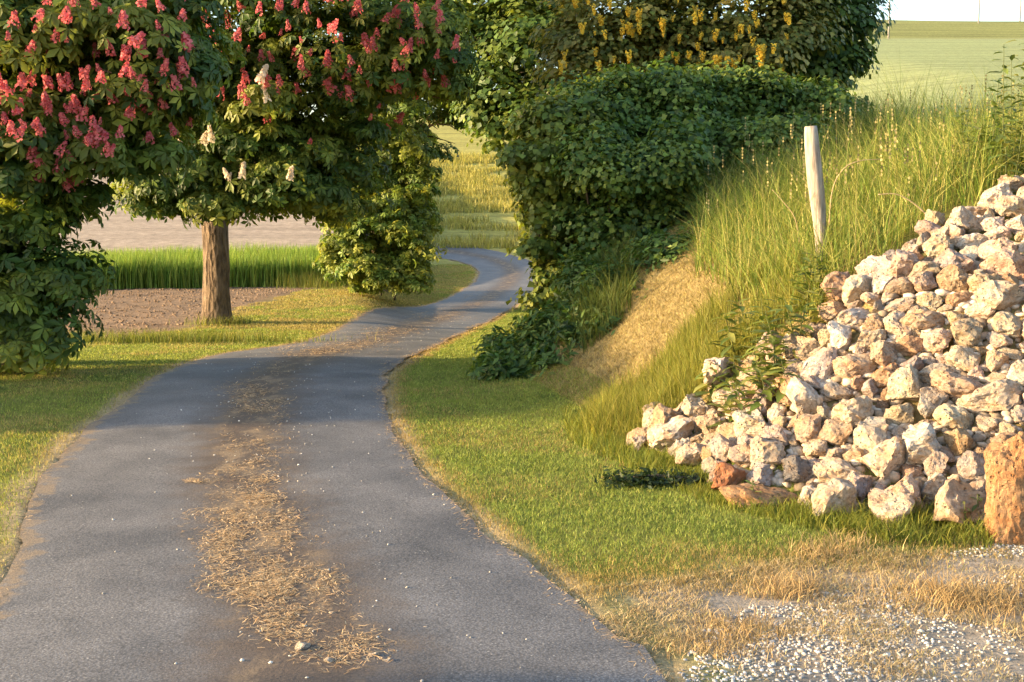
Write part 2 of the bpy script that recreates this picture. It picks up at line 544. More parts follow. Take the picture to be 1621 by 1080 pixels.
# ------------------------------------------------------------------ the ground sheet
def graded(lo, hi, f0, f1, step, grow=1.13, cap=40):
    mid = np.arange(f0, f1 + 1e-6, step)
    up = []; s = step; v = f1
    while v < hi:
        s = min(s * grow, cap); v += s; up.append(v)
    dn = []; s = step; v = f0
    while v > lo:
        s = min(s * grow, cap); v -= s; dn.append(v)
    return np.array(dn[::-1] + list(mid) + up)
gx = graded(-700, 700, -6.0, 5.0, 0.075, 1.12)
gy = graded(-40, 1100, 4.2, 19.0, 0.075, 1.022, 30)
X, Y = np.meshgrid(gx, gy)
xf, yf = X.ravel(), Y.ravel()
ZG = land(xf, yf)
rsd = road_signed(xf, yf)
ZG = ZG - (0.05 - 0.02 * sstep(14, 22, yf)) * (1 - sstep(-0.12, 0.03, rsd))
sft = foot_dist(xf, yf)
pxa = 810 + 2000 * xf / np.maximum(yf, 2.0)

def lerp(a, b, w):
    w = np.asarray(w)[:, None]
    return a * (1 - w) + np.array(b) * w
n_a = fbm(xf * 1.3, yf * 1.3, 31); n_b = fbm(xf * 0.25, yf * 0.25, 33)
col = np.tile(np.array([0.13, 0.15, 0.03]), (len(xf), 1))
col = lerp(col, (0.21, 0.20, 0.05), sstep(0.4, 0.65, n_a))
# straw margin of the verge
col = lerp(col, (0.40, 0.30, 0.16), (1 - sstep(0.05, 0.24, rsd + (n_a - 0.5) * 0.3)))
# bank: dry mown hay on the lower slope, soil and green under the tall grass
col = lerp(col, (0.25, 0.195, 0.085), sstep(0.05, 0.4, sft) * (1 - sstep(16, 30, yf)))
col = lerp(col, (0.11, 0.11, 0.03), sstep(1.7, 2.3, sft) * (1 - sstep(30, 50, yf)))
# gravel apron in the near right corner
grav = sstep(-0.25, 0.25, 6.0 + 0.32 * xf - yf + (n_a - 0.5) * 0.9) * sstep(0.1, 0.5, rsd) * (xf > -1)
col = lerp(col, (0.30, 0.26, 0.21), grav)
# left: tilled soil behind the trees, pale field on the rise
leftm = sstep(0, 30, 640 - pxa) * (xf < 0)
soil = leftm * sstep(2.6, 3.4, rsd + (n_a - 0.5) * 0.8) * sstep(19.5, 21.5, yf + 0.35 * (xf + 4))
col = lerp(col, (0.25, 0.17, 0.105), soil)
col = lerp(col, (0.36, 0.285, 0.21), leftm * sstep(42, 46, yf))
# gap: yellow green meadow on the rise behind the bend
gap = sstep(600, 680, pxa) * (1 - sstep(1000, 1150, pxa)) * sstep(53, 58, yf)
col = lerp(col, (0.34, 0.31, 0.085), gap * (rsd > 0))
# right: pale green cereal on the hillside, dry grass bank under the skyline
rt = sstep(1000, 1150, pxa) * sstep(18, 30, yf)
col = lerp(col, (0.30, 0.33, 0.14), rt)
col = lerp(col, (0.42, 0.36, 0.14), rt * sstep(147, 153, yf) * (1 - sstep(157, 163, yf)) * sstep(0.3, 0.6, n_b))
col = lerp(col, (0.25, 0.255, 0.085), rt * sstep(158, 166, yf) * (1 - sstep(330, 360, yf)))
col = lerp(col, (0.34, 0.32, 0.16), rt * sstep(350, 380, yf))
nx, ny = len(gx), len(gy)
ii = np.arange(nx * ny).reshape(ny, nx)
F = np.stack([ii[:-1, :-1].ravel(), ii[:-1, 1:].ravel(), ii[1:, 1:].ravel(), ii[1:, :-1].ravel()], 1)
ground = obj('ground', mesh_np('ground', np.stack([xf, yf, ZG], 1), F, M['ground'], col, smooth=True))
tag(ground, kind='structure')

# ------------------------------------------------------------------ the lane
NU = 13
us = np.linspace(0, 1, NU)
jl = (fbm(np.arange(NV) * 0.35, np.zeros(NV), 41) - 0.5) * 0.16
jr = (fbm(np.arange(NV) * 0.35, np.ones(NV) * 9, 43) - 0.5) * 0.16
dirv = ST_R - ST_L
dirv = dirv / np.linalg.norm(dirv, axis=1, keepdims=True)
SL = ST_L + dirv * jl[:, None]; SR = ST_R + dirv * jr[:, None]
RX = SL[:, None, 0] * (1 - us) + SR[:, None, 0] * us
RY = SL[:, None, 1] * (1 - us) + SR[:, None, 1] * us
RZ = np.interp(RY, ROAD_Y, ROAD_Z) * 1.0
RZ = land(RX.ravel(), RY.ravel()).reshape(RX.shape) * 0.25 + base_z(RX, RY) * 0.75
RZ = RZ + 0.012 + 0.03 * (1 - (2 * us - 1) ** 2)[None, :] + (fbm(RX * 0.8, RY * 0.8, 51) - 0.5) * 0.03
sv = np.concatenate([[0], np.cumsum(np.linalg.norm(np.diff((ST_L + ST_R) / 2, axis=0), axis=1))])
UV = np.stack([np.broadcast_to(us, RX.shape).ravel(), np.repeat(sv / 3.0, NU)], 1)
ii = np.arange(NV * NU).reshape(NV, NU)
F = np.stack([ii[:-1, :-1].ravel(), ii[:-1, 1:].ravel(), ii[1:, 1:].ravel(), ii[1:, :-1].ravel()], 1)
lane = obj('lane', mesh_np('lane', np.stack([RX.ravel(), RY.ravel(), RZ.ravel()], 1), F, M['lane'], smooth=True, uv=UV))
tag(lane, kind='structure')

def lane_point(v, u):
    """a point on the lane surface: v station index (float), u across 0..1"""
    i = np.clip(np.floor(v).astype(int), 0, NV - 2); f = v - i
    uu = u * (NU - 1); j = np.clip(np.floor(uu).astype(int), 0, NU - 2); g = uu - j
    out = []
    for A in (RX, RY, RZ):
        out.append((A[i, j] * (1 - g) + A[i, j + 1] * g) * (1 - f) + (A[i + 1, j] * (1 - g) + A[i + 1, j + 1] * g) * f)
    return np.stack(out, 1)

# ------------------------------------------------------------------ plant geometry
def unit(v):
    return v / np.maximum(np.linalg.norm(v, axis=1, keepdims=True), 1e-9)

def rand_dirs(n):
    return unit(rng.normal(size=(n, 3)))

def frames(nrm, spin=None):
    """rotation matrices with z along nrm and a random spin"""
    n = len(nrm)
    ref = np.tile(np.array([0.0, 0.0, 1.0]), (n, 1))
    ref[np.abs(nrm[:, 2]) > 0.95] = (1, 0, 0)
    t = unit(np.cross(ref, nrm)); b = np.cross(nrm, t)
    a = rng.uniform(0, 2 * np.pi, n) if spin is None else spin
    ca, sa = np.cos(a)[:, None], np.sin(a)[:, None]
    t2 = t * ca + b * sa; b2 = -t * sa + b * ca
    return np.stack([t2, b2, nrm], 2)

def instance(T, TF, P, R, S, tint):
    """T (k,3) template stamped at P with frames R and scales S; tint per stamp"""
    n, k = len(P), len(T)
    V = np.einsum('nij,kj->nki', R, T) * np.asarray(S)[:, None, None] + P[:, None, :]
    Fi = (TF[None] + (np.arange(n) * k)[:, None, None]).reshape(-1, TF.shape[1])
    return V.reshape(-1, 3), Fi, np.repeat(tint, k, axis=0)

def fan_template(nl=5, L=1.0, w=0.23, droop=0.45):
    """a palmate chestnut leaf: leaflets radiating from the stalk, folded on the midrib, drooping"""
    V = []; Fc = []
    angs = np.linspace(-1.9, 1.9, nl)
    for q, a in enumerate(angs):
        l = L * (1.0 - 0.13 * abs(a)) * (0.95 if q % 2 else 1.05)
        c, s = math.cos(a), math.sin(a)
        def P(r, off, z): return (c * r - s * off, s * r + c * off, z)
        b = len(V)
        V += [P(0.03, 0, 0), P(l * 0.62, w * l, -droop * 0.36 * l), P(l, 0, -droop * l), P(l * 0.62, -w * l, -droop * 0.36 * l)]
        Fc += [(b, b + 2, b + 1), (b, b + 3, b + 2)]
    return np.array(V), np.array(Fc)
FAN_V, FAN_F = fan_template()
LEAF_V = np.array([(0, 0, 0), (0.5, 0.33, 0.06), (1, 0, -0.12), (0.5, -0.33, 0.06), (0.5, 0, 0.0)], float)
LEAF_F = np.array([(0, 4, 1), (1, 4, 2), (4, 3, 2), (0, 3, 4)])
IVY_V = np.array([(0, 0, 0), (0.35, 0.48, 0.05), (1, 0, -0.1), (0.35, -0.48, 0.05)], float)
IVY_F = np.array([(0, 2, 1), (0, 3, 2)])
TRI_V = np.array([(0, 0, 0), (0.55, 0.2, 0.03), (1.0, 0, -0.08), (0.55, -0.2, 0.03)], float)

def clump_points(blobs, n, clump=0.55, fill=0.25, per_clump=60, shell=0.35):
    """leaf positions: clumps crowd the skin of each ellipsoid, leaves crowd the skin of each clump.
    blobs: (centre, (rx, ry, rz))"""
    vol = np.array([(b[1][0] * b[1][1] * b[1][2]) ** (2 / 3) for b in blobs])
    cnt = np.maximum((n * vol / vol.sum()).astype(int), per_clump)
    P = []; N = []; K = []
    k = 0
    for (c, r), m in zip(blobs, cnt):
        nc = max(int(m / per_clump), 1)
        d = rand_dirs(nc)
        rad = np.where(rng.random(nc) < fill, rng.uniform(0.25, 0.8, nc), rng.uniform(0.80, 1.04, nc))
        cc = np.array(c) + d * np.array(r) * rad[:, None]
        cs = clump * rng.uniform(0.6, 1.35, nc)
        pc = rng.integers(int(per_clump * 0.5), int(per_clump * 1.5), nc)
        idx = np.repeat(np.arange(nc), pc)
        dd = rand_dirs(len(idx))
        dd[:, 2] = np.where(dd[:, 2] < -0.3, -dd[:, 2] * 0.6, dd[:, 2])
        dd = unit(dd)
        rr = np.where(rng.random(len(idx)) < shell, rng.uniform(0.3, 0.85, len(idx)), rng.uniform(0.85, 1.1, len(idx)))
        p = cc[idx] + dd * (cs[idx] * rr)[:, None] * np.array([1, 1, 0.72])
        P.append(p); N.append(unit(dd * 0.75 + d[idx] * 0.5 + np.array([0, 0, 0.55]))); K.append(idx + k)
        k += nc
    return np.vstack(P), np.vstack(N), np.concatenate(K)

def pxblob(px, py, d, rx, ry, rz):
    """ellipsoid from a spot in the photo: centre pixel, distance, half sizes in pixels, depth in metres"""
    c = at(px, py, d)
    return ((c.x, c.y, c.z), (rx * d / FPX, rz, ry * d / FPX))

def above_land(P, m=0.03):
    return P[:, 2] > land(P[:, 0], P[:, 1]) + m

def tints(n, cols, clumps=None, jit=0.22):
    cols = np.array(cols)
    if clumps is None:
        w = rng.random(n)
    else:
        cw = rng.random(clumps.max() + 1)
        w = np.clip(cw[clumps] + rng.normal(0, 0.18, n), 0, 1)
    q = w * (len(cols) - 1)
    i = np.clip(q.astype(int), 0, len(cols) - 2); f = (q - i)[:, None]
    t = cols[i] * (1 - f) + cols[i + 1] * f
    return t * np.clip(rng.normal(1, jit, (n, 1)), 0.5, 1.6)

def tube(pts, rads, seg=8, wob=0.0, cap=True):
    pts = [Vector(p) for p in pts]
    V = []; Fq = []
    for i, p in enumerate(pts):
        a = pts[max(i - 1, 0)]; b = pts[min(i + 1, len(pts) - 1)]
        d = (b - a).normalized()
        ref = Vector((1, 0, 0)) if abs(d.z) > 0.8 else Vector((0, 0, 1))
        u = d.cross(ref).normalized(); v = d.cross(u)
        for k in range(seg):
            an = 2 * math.pi * k / seg
            r = rads[i] * (1 + wob * (mnoise.noise((math.cos(an) * 1.4 + p.x, math.sin(an) * 1.4 + p.y, p.z * 1.6)) ))
            V.append(p + (u * math.cos(an) + v * math.sin(an)) * r)
    for i in range(len(pts) - 1):
        for k in range(seg):
            Fq.append((i * seg + k, i * seg + (k + 1) % seg, (i + 1) * seg + (k + 1) % seg, (i + 1) * seg + k))
    V = np.array([tuple(v) for v in V]); Fq = np.array(Fq)
    return V, Fq

def tube_mesh(name, pts, rads, mat, seg=8, wob=0.0, origin=(0, 0, 0), cap=True):
    V, Fq = tube(pts, rads, seg, wob)
    V = V - np.array(origin)
    me = mesh_np(name, V, Fq, mat, smooth=True)
    if cap:
        bm = bmesh.new(); bm.from_mesh(me)
        bm.verts.ensure_lookup_table()
        n = len(bm.verts)
        bm.faces.new([bm.verts[n - seg + k] for k in range(seg)])
        bm.faces.new([bm.verts[k] for k in range(seg)][::-1])
        bm.normal_update(); bm.to_mesh(me); bm.free()
    return me

def floret_mesh(name, h, r0, r1, n, size, mat, down=False):
    """a flower spike: small petals crowded round an upright or hanging axis"""
    k = np.arange(n); t = (k + rng.random(n)) / n
    a = k * 2.399 + rng.random(n) * 0.6
    r = (r0 + (r1 - r0) * t) * rng.uniform(0.7, 1.1, n)
    P = np.stack([np.cos(a) * r, np.sin(a) * r, t * h * (-1 if down else 1)], 1)
    N = unit(np.stack([np.cos(a), np.sin(a), np.full(n, 0.35)], 1) + rng.normal(0, 0.35, (n, 3)))
    T = np.array([(-0.5, -0.5, 0), (0.5, -0.5, 0.15), (0.5, 0.5, 0), (-0.5, 0.5, 0.15)], float)
    V, Fi, _ = instance(T, np.array([(0, 1, 2, 3)]), P, frames(N), size * rng.uniform(0.7, 1.25, n), np.ones((n, 3)))
    return mesh_np(name, V, Fi, mat)

def front_leaf(P, px, py, rad=14.0):
    """the nearest leaf showing at a pixel"""
    qx, qy, dep = project(P)
    m = (np.abs(qx - px) < rad) & (np.abs(qy - py) < rad)
    if not m.any(): return None
    i = np.where(m)[0]
    return i[np.argmin(dep[i])]

PINK = [floret_mesh('pink_flower_spike', 0.21, 0.072, 0.018, 34, 0.036, M['pink']) for _ in range(4)]
CREAM = [floret_mesh('cream_flower_spike', 0.24, 0.055, 0.015, 42, 0.042, M['cream']) for _ in range(2)]
GOLD = [floret_mesh('yellow_flower_chain', 0.17, 0.050, 0.012, 26, 0.030, M['yellow'], down=True) for _ in range(3)]

def spikes(tree, name, meshes, P, spots, lift=0.05, size=1.0, hang=False):
    base = tree.location
    for (px, py) in spots:
        i = front_leaf(P, px, py)
        if i is None: continue
        p = Vector(P[i]) + Vector((random.uniform(-.02, .02), -random.uniform(0.06, 0.16), lift))
        o = obj(name, random.choice(meshes), CROWN[tree.name], p - base)
        tilt = 0.15 if hang else 0.5
        o.rotation_euler = (random.uniform(-tilt, tilt) + (0 if hang else 0.25), random.uniform(-tilt, tilt), random.uniform(0, 6.28))
        s = size * random.uniform(0.55, 1.35)
        o.scale = (s * random.uniform(0.9, 1.3), s * random.uniform(0.9, 1.3), s)

def poly_spots(poly, n, mind):
    xs = [p[0] for p in poly]; ys = [p[1] for p in poly]
    out = []
    for _ in range(n * 40):
        x = random.uniform(min(xs), max(xs)); y = random.uniform(min(ys), max(ys))
        if in_poly(poly, np.array([x]), np.array([y]))[0] and all((x - a) ** 2 + (y - b) ** 2 > mind ** 2 for a, b in out):
            out.append((x, y))
            if len(out) >= n: break
    return out

def make_tree(name, label, cat, base, trunk_top, r0, r1, blobs, n, tmpl, leaf, cols, clump, per, bark='bark', group=None, mat='chestnut_leaf', flare=1.35, leaf_parts=0, fill=0.25, limbs=7, lean=(0, 0), upn=0.0, leaf_name='leaf_fan'):
    base = Vector(base)
    t = empty(name, base, label, cat, group)
    top = Vector((base.x + lean[0], base.y + lean[1], trunk_top))
    H = top.z - base.z
    pts = [base + (top - base) * f + Vector((math.sin(f * 3) * 0.03, 0, 0)) for f in (-0.06, 0.0, 0.04, 0.12, 0.3, 0.5, 0.75, 1.0)]
    rr = [r0 * flare * 1.1, r0 * flare, r0 * 1.12, r0, r0 * 0.97, (r0 * 0.6 + r1 * 0.4), r1 * 1.05, r1 * 1.1]
    obj('trunk', tube_mesh('trunk', pts, rr, M[bark], 18, 0.16, base), t)
    # limbs reach from the trunk head into the crown
    big = sorted(blobs, key=lambda b: -b[1][0] * b[1][2])[:limbs]
    for (c, r) in big:
        e = Vector(c)
        if (e - top).length < 0.3: continue
        mid = top.lerp(e, 0.5) + Vector((0, 0, 0.12 * (e - top).length))
        q = [top - Vector((0, 0, 0.15)), top.lerp(mid, 0.6), mid, e]
        lb = obj('limb', tube_mesh('limb', q, [r1 * 0.62, r1 * 0.5, r1 * 0.36, r1 * 0.12], M[bark], 8, 0.1, base), t)
        for _ in range(4):
            s = mid.lerp(e, random.random())
            g = e + Vector([random.uniform(-0.85, 0.85) * r[k] for k in range(3)])
            if g.z < land1(g.x, g.y): continue
            obj('branch', tube_mesh('branch', [s, s.lerp(g, 0.5) + Vector((0, 0, 0.1)), g], [r1 * 0.16, r1 * 0.1, r1 * 0.03], M[bark], 5, 0, base), lb)
    P, N, K = clump_points(blobs, n, clump, fill, per)
    ok = above_land(P)
    P, N, K = P[ok], N[ok], K[ok]
    N = unit(N + np.array([0, 0, upn]))
    TV, TF = tmpl
    S = leaf * rng.uniform(0.65, 1.3, len(P))
    tt = tints(len(P), cols, K)
    R = frames(N)
    keep = np.ones(len(P), bool)
    if leaf_parts:
        # the nearest leaves that can be picked apart are parts of their own
        qx, qy, dep = project(P)
        vis = np.where((qx > 0) & (qx < 1621) & (qy > 5) & (qy < 1000))[0]
        sel = []; grid = {}
        for i in vis[np.argsort(dep[vis])]:
            key = (int(qx[i] // 14), int(qy[i] // 14))
            if key in grid: continue
            grid[key] = 1; sel.append(i)
            if len(sel) >= leaf_parts: break
        cls = {}
        picked = []
        for i in sel:
            keep[i] = False
            q = int(np.clip(tt[i, 1] / max(c[1] for c in cols) * 5, 0, 6))
            if q not in cls:
                cls[q] = mesh_np(leaf_name, TV, TF, M[mat], np.tile(tt[i], (len(TV), 1)))
            o = obj(leaf_name, cls[q]); picked.append(o)
            Rm = Matrix(R[i].tolist()).to_4x4()
            Rm.translation = Vector(P[i]) - base
            o.matrix_local = Rm @ Matrix.Scale(float(S[i]), 4)
    V, Fi, T = instance(TV, TF, P[keep] - np.array(base), R[keep], S[keep], tt[keep])
    cr = obj('crown', mesh_np('crown', V, Fi, M[mat], T), t)
    tag(cr, kind='stuff')
    if leaf_parts:
        for o in picked: o.parent = cr
    CROWN[t.name] = cr
    return t, P
CROWN = {}

G_CH = [(0.050, 0.100, 0.020), (0.115, 0.175, 0.030), (0.25, 0.285, 0.046)]
G_DK = [(0.045, 0.095, 0.022), (0.090, 0.155, 0.032), (0.17, 0.22, 0.045)]
G_IVY = [(0.048, 0.100, 0.022), (0.105, 0.18, 0.032), (0.22, 0.275, 0.05)]
G_YEL = [(0.08, 0.13, 0.022), (0.15, 0.20, 0.034), (0.24, 0.26, 0.046)]
FAN = (FAN_V, FAN_F); LEAF = (LEAF_V, LEAF_F); IVY = (IVY_V, IVY_F)

# ------------------------------------------------------------------ the chestnut row left of the lane
B = pxblob
row = 'chestnut trees left of the lane'
b1 = hit(2, 578)
B1 = lambda px, py, d, rx, ry, rz: B(px, py, d - 1.9, rx, ry, rz * 0.72)
t1, P1 = make_tree('chestnut_tree', 'pink flowering chestnut at the left picture edge with leafy suckers at its foot', 'tree', b1, b1.z + 2.9, 0.27, 0.24,
    [B1(60, 90, 16.4, 230, 150, 1.9), B1(-150, -120, 16.8, 140, 130, 1.4), B1(110, -210, 16.5, 260, 200, 2.1), 
     B1(70, 215, 15.9, 150, 75, 1.1), B1(250, 60, 16.2, 90, 110, 1.2), B1(30, 270, 16.0, 70, 40, 0.7), B1(170, 120, 16.0, 130, 90, 1.2), B1(40, 20, 16.2, 150, 90, 1.4),
     B1(25, 505, 16.2, 72, 50, 0.7), B1(15, 550, 16.1, 72, 22, 0.7), B1(75, 440, 16.2, 52, 60, 0.6), B1(-60, 500, 16.3, 110, 80, 0.8), B1(190, 190, 16.0, 110, 95, 1.0), B1(215, 285, 16.1, 26, 40, 0.3), B1(140, 290, 16.0, 26, 45, 0.3),
     B1(35, 460, 16.3, 88, 90, 0.75), B1(10, 350, 16.2, 75, 50, 0.6), B1(85, 370, 16.2, 35, 36, 0.4), B1(-90, 450, 16.3, 90, 110, 0.8)],
    30000, FAN, 0.14, G_CH, 0.42, 60, group=row, leaf_parts=300, fill=0.3)
b2 = hit(343, 512)
t2, P2 = make_tree('chestnut_tree', 'chestnut with a thick bare trunk in the grass left of the lane', 'tree', b2, b2.z + 2.3, 0.29, 0.25,
    [B(340, 318, 21.2, 90, 32, 0.7), B(240, 315, 21.4, 40, 34, 0.5), B(520, 320, 21.6, 60, 36, 0.8), B(430, -110, 22, 330, 240, 2.3), B(360, 215, 21.6, 120, 95, 1.5), B(465, 265, 21.6, 95, 75, 1.2), B(275, 300, 21.4, 55, 45, 0.8),
     B(560, 70, 21.5, 160, 110, 1.8), B(430, 90, 21.2, 180, 120, 1.8), B(650, 110, 21.3, 85, 80, 1.0), B(380, 310, 21.4, 100, 42, 0.9), B(530, 210, 21.8, 70, 90, 1.0), B(330, 250, 21.3, 70, 60, 0.9), B(400, 190, 21.2, 110, 60, 1.2), B(490, 320, 21.6, 70, 34, 0.8),
     B(260, 120, 21.8, 110, 120, 1.4), B(690, 60, 21.6, 50, 80, 0.8), B(270, 240, 21.6, 70, 60, 0.9), B(450, 300, 21.3, 70, 45, 0.8)],
    30000, FAN, 0.145, G_CH, 0.48, 60, group=row, leaf_parts=300)
b3 = hit(598, 458)
t3, P3 = make_tree('chestnut_tree', 'farther chestnut whose crown hangs low behind the rounded shrub by the bend', 'tree', b3, b3.z + 3.2, 0.22, 0.2,
    [B(620, 215, 35.6, 75, 60, 1.6), B(545, 320, 35.8, 45, 50, 1.0), B(640, 330, 35.5, 40, 40, 0.9), B(610, 120, 36, 120, 160, 2.6), B(600, -120, 36, 130, 150, 2.6), B(640, 240, 35.5, 55, 70, 1.2), B(670, 310, 35.5, 18, 45, 0.5), B(570, 250, 36, 60, 80, 1.4),
     B(610, 320, 35.8, 60, 45, 1.0), B(700, 190, 36, 45, 60, 1.0), B(690, 60, 36, 60, 110, 1.6), B(655, 345, 35.4, 24, 40, 0.6)],
    17000, FAN, 0.15, G_CH, 0.5, 60, group=row)

coral = poly_spots([(0, 130), (130, 110), (330, 90), (310, 210), (200, 250), (150, 330), (60, 300), (0, 240)], 105, 13) + poly_spots([(0, 0), (330, 0), (330, 100), (0, 120)], 26, 22)
coral += [(35, 45), (60, 48), (95, 38), (110, 5), (150, 28), (120, 55), (42, 95), (175, 95), (228, 85), (205, 100), (230, 130), (85, 305), (80, 290), (200, 350)]
spikes(t1, 'flower_spike', PINK, P1, coral, size=0.66)
dusk = poly_spots([(235, 0), (700, 0), (735, 110), (720, 190), (600, 190), (470, 170), (330, 160), (250, 60)], 125, 20)
dusk += [(432, 212), (497, 220), (640, 195), (690, 205), (630, 222), (715, 182)]
spikes(t2, 'flower_spike', PINK, P2, dusk, size=0.82)
spikes(t2, 'flower_spike', CREAM, P2, [(284, 140), (305, 235), (312, 225), (338, 230), (350, 285), (378, 282), (390, 275), (448, 280), (460, 285), (313, 178), (400, 148), (428, 165), (255, 268), (330, 170)], size=0.9)

# a tree outside the picture on the left whose shade lies over the foreground
b0 = Vector((-9.5, 2.5, land1(-9.5, 2.5)))
t0, P0 = make_tree('chestnut_tree', 'chestnut standing left of the lane outside the picture near the camera', 'tree', b0, b0.z + 1.7, 0.25, 0.22,
    [((-9.5, 2.4, 3.4), (2.0, 1.5, 1.5)), ((-9.0, 0.6, 2.8), (1.9, 1.8, 1.5)), ((-9.6, 1.8, 5.3), (2.0, 1.7, 1.8)), ((-9.0, 2.6, 2.0), (1.4, 1.1, 0.8)), ((-9.2, -0.5, 3.0), (1.9, 1.8, 1.8))],
    3600, FAN, 0.24, G_CH, 0.6, 40, group=row)

b8 = Vector((-9.6, 12.2, land1(-9.6, 12.2)))
t8, P8 = make_tree('chestnut_tree', 'low branched chestnut outside the picture left of the pink flowering one', 'tree', b8, b8.z + 1.3, 0.22, 0.18,
    [((-9.6, 11.2, 1.65), (1.5, 1.25, 0.8)), ((-9.8, 12.4, 1.9), (1.5, 0.9, 0.9)), ((-9.2, 12.2, 1.5), (1.3, 1.0, 0.9)), ((-9.0, 10.9, 1.3), (1.1, 1.0, 0.6))],
    8500, FAN, 0.2, G_CH, 0.5, 40, group=row)

# ------------------------------------------------------------------ right bank: laburnum, dark tree, hedge shrubs
def bank_spot(px, d):
    x = (px - CX) / FPX * d
    return Vector((x, d, land1(x, d)))
b5 = bank_spot(860, 32)
t5, P5 = make_tree('broadleaf_tree', 'dark green tree rising behind the hedge right of the lane bend', 'tree', b5, b5.z + 2.6, 0.2, 0.17,
    [B(815, 90, 32, 88, 130, 2.2), B(800, -120, 32, 130, 150, 2.5), B(870, 60, 31, 75, 110, 1.8), B(765, 120, 32, 45, 90, 1.2), B(780, 215, 31.5, 32, 28, 0.7), B(860, 190, 31, 70, 60, 1.4), B(740, 50, 32, 45, 90, 1.2), B(800, 160, 31.6, 70, 60, 1.2), B(830, 20, 31.6, 110, 70, 1.8)],
    30000, IVY, 0.15, G_DK, 0.5, 60, bark='dark_bark', mat='leaf', limbs=5)
b6 = bank_spot(1120, 23)
t6, P6 = make_tree('laburnum_tree', 'laburnum with hanging yellow blossom behind the hedge on the bank', 'tree', b6, b6.z + 1.6, 0.13, 0.1,
    [B(1000, 20, 23, 115, 85, 1.5), B(1140, 30, 23, 130, 85, 1.6), B(1100, -130, 23, 280, 120, 2.2), B(960, 100, 22.4, 70, 48, 0.9), B(1200, 85, 22.6, 90, 50, 1.0), B(1080, 105, 22.6, 70, 40, 0.9), B(1010, 130, 22.2, 70, 36, 0.8), B(1150, 120, 22.2, 90, 34, 0.8), B(900, 120, 22.2, 40, 45, 0.7), B(905, 60, 22.6, 40, 60, 0.7), B(1240, 30, 22.8, 70, 90, 1.2), B(1100, 60, 22.2, 200, 60, 1.0), B(1000, 80, 22.3, 120, 50, 1.0)],
    48000, IVY, 0.095, [(0.09, 0.125, 0.028), (0.19, 0.205, 0.045), (0.36, 0.31, 0.09)], 0.40, 60, bark='dark_bark', mat='leaf', limbs=6)
gold = poly_spots([(880, 0), (1260, 0), (1240, 95), (1120, 120), (1060, 70), (960, 60), (900, 50)], 75, 9) + poly_spots([(880, 60), (1000, 70), (1240, 80), (1250, 130), (1000, 150), (890, 150)], 34, 14)
gold += [(885, 130), (890, 140), (895, 138), (952, 155), (956, 158), (1010, 125), (1020, 127), (1165, 100), (1175, 104), (1190, 102), (1205, 98), (1215, 100), (1240, 118), (1160, 120), (1000, 12), (1005, 8), (998, 18), (1040, 45), (1055, 40), (1068, 55), (1080, 80), (1078, 88), (1015, 55), (990, 52)]
spikes(t6, 'flower_chain', GOLD, P6, gold, lift=0.02, size=0.85, hang=True)
b7 = bank_spot(1320, 24)
t7, P7 = make_tree('broadleaf_tree', 'dark rounded tree right of the laburnum against the pale green hillside', 'tree', b7, b7.z + 1.2, 0.13, 0.11,
    [B(1310, 40, 24, 62, 80, 1.2), B(1290, -70, 24, 90, 90, 1.4), B(1345, 20, 24, 28, 60, 0.7), B(1270, 90, 23.6, 60, 45, 0.9), B(1330, 85, 23.6, 36, 36, 0.6), B(1300, 110, 23.4, 60, 30, 0.7)],
    20000, IVY, 0.11, G_DK, 0.38, 55, bark='dark_bark', mat='leaf', limbs=4)

def sprigs(line, n, d, r=(10, 26), depth=0.25):
    """small ragged clumps strewn along an outline"""
    out = []
    L = np.array(line, float)
    for _ in range(n):
        i = random.randrange(len(L) - 1); f = random.random()
        p = L[i] * (1 - f) + L[i + 1] * f + np.array([random.gauss(0, 10), random.gauss(0, 10)])
        out.append(pxblob(p[0], p[1], d + random.uniform(-0.5, 0.5), random.uniform(*r), random.uniform(*r), depth))
    return out

def make_shrub(name, label, cat, base, blobs, n, leaf, cols, clump=0.3, per=60, tmpl=IVY, stems=6, group=None, trunk=None, fill=0.2, kids=0):
    base = Vector(base)
    t = empty(name, base, label, cat, group)
    if trunk is not None:
        pts, rr = trunk
        obj('trunk', tube_mesh('trunk', pts, rr, M['dark_bark'], 12, 0.12, base), t)
    for k in range(stems):
        c, r = random.choice(blobs)
        e = Vector(c) + Vector([random.uniform(-0.5, 0.5) * r[i] for i in range(3)])
        g = Vector((base.x + (e.x - base.x) * 0.6, base.y + (e.y - base.y) * 0.6 + 0.2, 0))
        g.z = land1(g.x, g.y) - 0.05
        if e.z < g.z + 0.1: continue
        obj('stem', tube_mesh('stem', [g, g.lerp(e, 0.5) + Vector((random.uniform(-.1, .1), 0, 0.05)), e], [0.03, 0.022, 0.008], M['dark_bark'], 6, 0, base), t)
    P, N, K = clump_points(blobs, n, clump, fill, per)
    ok = above_land(P, 0.02)
    P, N, K = P[ok], N[ok], K[ok]
    S = leaf * rng.uniform(0.6, 1.35, len(P))
    N = unit(N + rng.normal(0, 0.38, N.shape))
    V, Fi, T = instance(tmpl[0], tmpl[1], P - np.array(base), frames(N), S, tints(len(P), cols, K))
    tag(obj('foliage', mesh_np('foliage', V, Fi, M['leaf'], T), t), kind='stuff')
    return t, P

